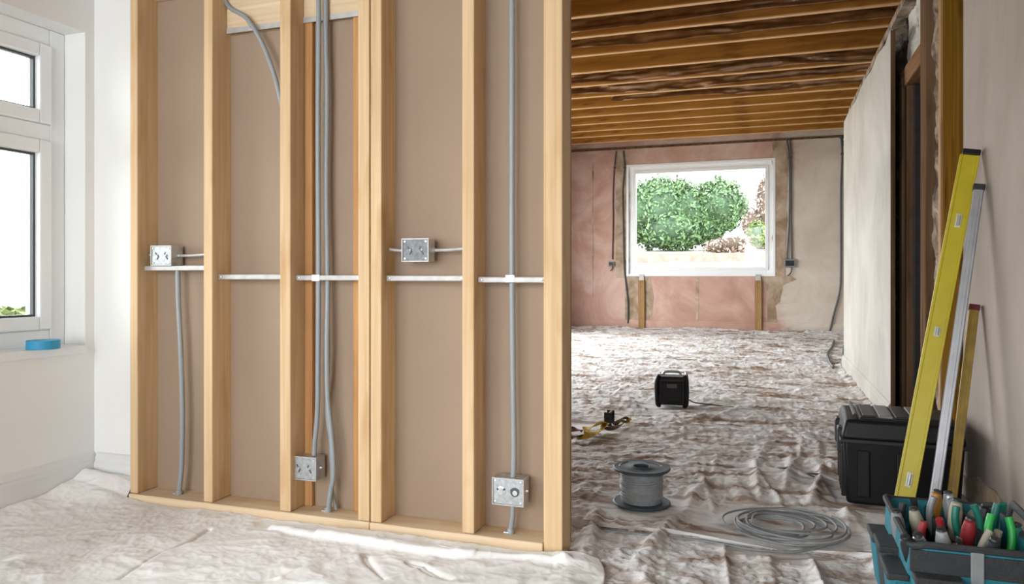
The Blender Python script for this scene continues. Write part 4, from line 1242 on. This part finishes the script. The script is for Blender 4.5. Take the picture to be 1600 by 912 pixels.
# ================================================================== BACK WALL FITTINGS
def batten(x, label):
    t = thing('timber_batten', label, 'batten', (x, BY - 0.03, 0.0), group='battens under the far window')
    MB().box(x - 0.045, x + 0.045, BY - 0.045, BY - 0.022, 0.03, 0.745).build('board', M['lath'], t, bevel=0.003)
    MB().box(x - 0.035, x + 0.035, BY - 0.03, BY - 0.012, 0.745, 0.83).build('bracket', M['whitemetal'], t, bevel=0.003)
    MB().box(x - 0.045, x + 0.045, BY - 0.022, BY - 0.008, 0.03, 0.745).build('packer', M['lath'], t)
    for z in (0.2, 0.45, 0.65):
        MB().lathe([(0.007, BY - 0.045), (0.006, BY - 0.048), (0.001, BY - 0.049)], (x, 0, z), 10, 'Y').build('screw', M['galv_dark'], t)


batten(-1.735, 'upright pine batten fixed under the left end of the far window')
batten(-0.12, 'upright pine batten fixed under the right end of the far window')


def wall_cable(pp, r, label, mat='dark_cable'):
    pts = [tuple(aY(px, py, BY - 0.022)) for px, py in pp]
    pts[0] = (pts[0][0], pts[0][1], min(pts[0][2], 2.69))
    t = thing('wall_cable', label, 'cable', pts[0], group='cables on the far wall')
    MB().tube(pts, r, 8, 6).build('sheath', M[mat], t, smooth=True)
    MB().box(pts[1][0] - r - 0.006, pts[1][0] + r + 0.006, BY - 0.024 - r, BY, pts[1][2] - 0.012, pts[1][2] + 0.012).build('clip', M['galv_dark'], t)
    return t


wall_cable([(963, 236), (960, 262), (958, 300), (958, 350), (957, 395), (957, 405)], 0.009, 'grey cable left of the far window, running down to the socket box')
wall_cable([(974, 236), (976, 262), (973, 300), (974, 350), (975, 400), (976, 425), (981, 470), (981, 505)], 0.011, 'dark cable next to the left jamb of the far window, running down to the skirting', 'galv_dark')
wall_cable([(1229, 215), (1233, 245), (1234, 290), (1233, 350), (1230, 400), (1232, 406)], 0.010, 'left grey cable of the pair right of the far window', 'galv_dark')
wall_cable([(1234, 213), (1236, 245), (1236, 290), (1236, 350), (1237, 400), (1236, 406)], 0.010, 'right grey cable of the pair right of the far window')
wall_cable([(1314, 211), (1316, 240), (1314, 300), (1314, 360), (1314, 420), (1312, 455), (1303, 490), (1297, 515), (1293, 523)], 0.012, 'long dark cable hanging down the right corner of the far wall')
wall_cable([(1322, 212), (1316, 216), (1310, 212), (1318, 222), (1316, 230)], 0.008, 'short tangled cable end at the top right corner of the far wall')


def sockbox(px, py, s, label):
    p = aY(px, py, BY - 0.03)
    t = thing('socket_box', label, 'socket box', (p.x, BY, p.z), group='socket boxes on the far wall')
    MB().box(p.x - s, p.x + s, BY - 0.045, BY - 0.001, p.z - s * 0.75, p.z + s * 0.75).build('back_box', M['greyplastic'], t, bevel=0.006)
    MB().box(p.x - s * 0.75, p.x + s * 0.75, BY - 0.05, BY - 0.044, p.z - s * 0.5, p.z + s * 0.5).build('face_plate', M['black2'], t, bevel=0.003)
    MB().tube([(p.x + s * 0.3, BY - 0.02, p.z - s * 0.75), (p.x + s * 0.2, BY - 0.03, p.z - s * 1.7), (p.x - s * 0.4, BY - 0.03, p.z - s * 2.3)], 0.008, 8, 4).build('loose_wire', M['dark_cable'], t, smooth=True)


sockbox(955.5, 412, 0.045, 'small dark socket box left of the far window')
sockbox(1234, 411, 0.075, 'dark socket box with loose wires right of the far window')
cable('floor_cable', [tuple(aZ(1303, 532, 0.03)), tuple(aZ(1300, 542, 0.03)), tuple(aZ(1293, 552, 0.03)), tuple(aZ(1296, 565, 0.035)), tuple(aZ(1302, 574, 0.035))], 0.012,
      'dark cable end curling on the dust sheet below the far right corner', mat='dark_cable')
cable('floor_cable', [tuple(aZ(1318, 540, 0.03)), tuple(aZ(1317, 556, 0.03)), tuple(aZ(1319, 570, 0.03))], 0.009,
      'short cable on the dust sheet beside the end of the plasterboard panel', mat='dark_cable')

# ================================================================== OUTSIDE
def ground(name, pts, mat):
    mb = MB(); mb.add(pts, [tuple(range(len(pts)))])
    return tag(mb.build(name, mat), None, None, None, 'structure')


gnx, gny = 60, 60
X_, Y_ = np.meshgrid(np.linspace(-22, 14, gnx), np.linspace(11.25, 40, gny))
Zs = np.where(Y_ < 20, 0.55 + (Y_ - 11.25) * 0.105, 1.47 + (Y_ - 20) * 0.02) + 0.06 * fbm(X_ * 2, Y_ * 2, 5, 3)
g1 = grid_mesh('lawn', X_, Y_, Zs, M['lawn']); g1['kind'] = 'structure'
X_, Y_ = np.meshgrid(np.linspace(-30, -2.75, 40), np.linspace(-12, 11.2, 40))
g2 = grid_mesh('lawn', X_, Y_, -0.15 + 0.05 * fbm(X_, Y_, 8, 3), M['lawn']); g2['kind'] = 'structure'


def leafy(name, blobs, n, size, mat, label, cat, group, seed, trunk_mat='twig'):
    rg = np.random.default_rng(seed)
    base = blobs[0]
    t = thing(name, label, cat, (base[0], base[1], base[6] if len(base) > 6 else base[2] - base[5]), group=group)
    mb = MB()
    tot = sum(b[3] * b[5] for b in blobs)
    vs = []; fs = []
    for b in blobs:
        k = int(n * b[3] * b[5] / tot)
        d = rg.normal(size=(k, 3)); d /= np.linalg.norm(d, axis=1)[:, None]
        rr = 0.72 + 0.33 * rg.random(k)
        bump = 1 + 0.10 * np.sin(d[:, 0] * 7 + b[0]) * np.cos(d[:, 2] * 6 + seed) + 0.05 * np.sin(d[:, 1] * 13)
        P = np.stack([b[0] + d[:, 0] * b[3] * rr * bump, b[1] + d[:, 1] * b[4] * rr * bump, b[2] + d[:, 2] * b[5] * rr * bump], 1)
        for i in range(k):
            p = Vector(P[i]); nrm = (Vector(d[i]) + Vector(rg.normal(size=3) * 0.55)).normalized()
            a = nrm.cross(Vector(rg.normal(size=3))).normalized(); c = nrm.cross(a)
            s = size * (0.6 + 0.8 * rg.random())
            m = len(vs)
            vs += [tuple(p - a * s), tuple(p - a * s * 0.1 + c * s * 0.45 + nrm * s * 0.12), tuple(p + a * s), tuple(p - a * s * 0.1 - c * s * 0.45 + nrm * s * 0.12)]
            fs.append((m, m + 1, m + 2, m + 3))
    mb.add(vs, fs)
    mb.build('foliage', M[mat], t)
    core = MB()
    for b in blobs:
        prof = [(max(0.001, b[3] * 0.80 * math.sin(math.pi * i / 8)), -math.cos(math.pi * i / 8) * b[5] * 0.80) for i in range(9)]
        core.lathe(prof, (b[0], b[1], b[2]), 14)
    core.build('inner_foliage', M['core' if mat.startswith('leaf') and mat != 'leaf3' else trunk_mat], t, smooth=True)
    return t


HY = 20.0
def hb(px, py, rpx, ry=None, Y=HY):
    c = aY(px, py, Y); k = (c - Vector((0, 0, CAMH))).dot(Vector((-sa, ca, 0))) / FPX
    return (c.x, c.y, c.z, rpx * k, rpx * k * 0.8, (ry or rpx) * k)


leafy('evergreen_hedge', [hb(1035, 330, 48, 56), hb(1005, 335, 45, 52), hb(1075, 335, 40, 52), hb(1050, 360, 60, 34)], 17000, 0.058, 'leaf',
      'large clipped evergreen bush filling the left of the far window view', 'bush', 'bushes beyond the far window', 2)
leafy('evergreen_hedge', [hb(1125, 322, 40, 44), hb(1105, 345, 32, 40)], 8500, 0.055, 'leaf',
      'rounded evergreen bush standing against the right side of the largest bush', 'bush', 'bushes beyond the far window', 3)
leafy('garden_shrub', [hb(1185, 365, 17, 20), hb(1200, 372, 14, 14)], 1100, 0.06, 'leaf2',
      'small light green shrub at the right edge of the far window view', 'bush', 'bushes beyond the far window', 4)
leafy('garden_shrub', [hb(1195, 318, 16, 50, 27.0), hb(1175, 350, 20, 26, 27.0), hb(1188, 378, 14, 16, 27.0)], 1100, 0.07, 'leaf3',
      'pale pinkish tree behind the shrubs at the right of the far window view', 'tree', 'bushes beyond the far window', 5)
leafy('garden_shrub', [hb(1145, 382, 26, 16, 18.0), hb(1120, 386, 20, 12, 18.0)], 700, 0.05, 'leaf3',
      'low dry pale shrub in front of the evergreen bushes', 'bush', 'bushes beyond the far window', 6)
gw = MB().box(-11, 6, 16.3, 16.5, 0.9, 1.30)
tag(gw.build('garden_wall', M['brick'], bevel=0.02), 'low pinkish garden wall crossing the bottom of the far window view', 'wall')


def hx(px, py, rpx, ry, X=-6.0):
    c = aX(px, py, X); k = (c - Vector((0, 0, CAMH))).dot(Vector((-sa, ca, 0))) / FPX
    return (c.x, c.y, c.z, rpx * k * 1.1, rpx * k * 1.1, ry * k)


leafy('garden_shrub', [hx(15, 508, 26, 26), hx(45, 510, 20, 28), hx(-25, 510, 26, 30)], 3500, 0.05, 'leaf2',
      'yellow green shrub showing at the bottom of the left window', 'bush', 'bushes beyond the left window', 7)
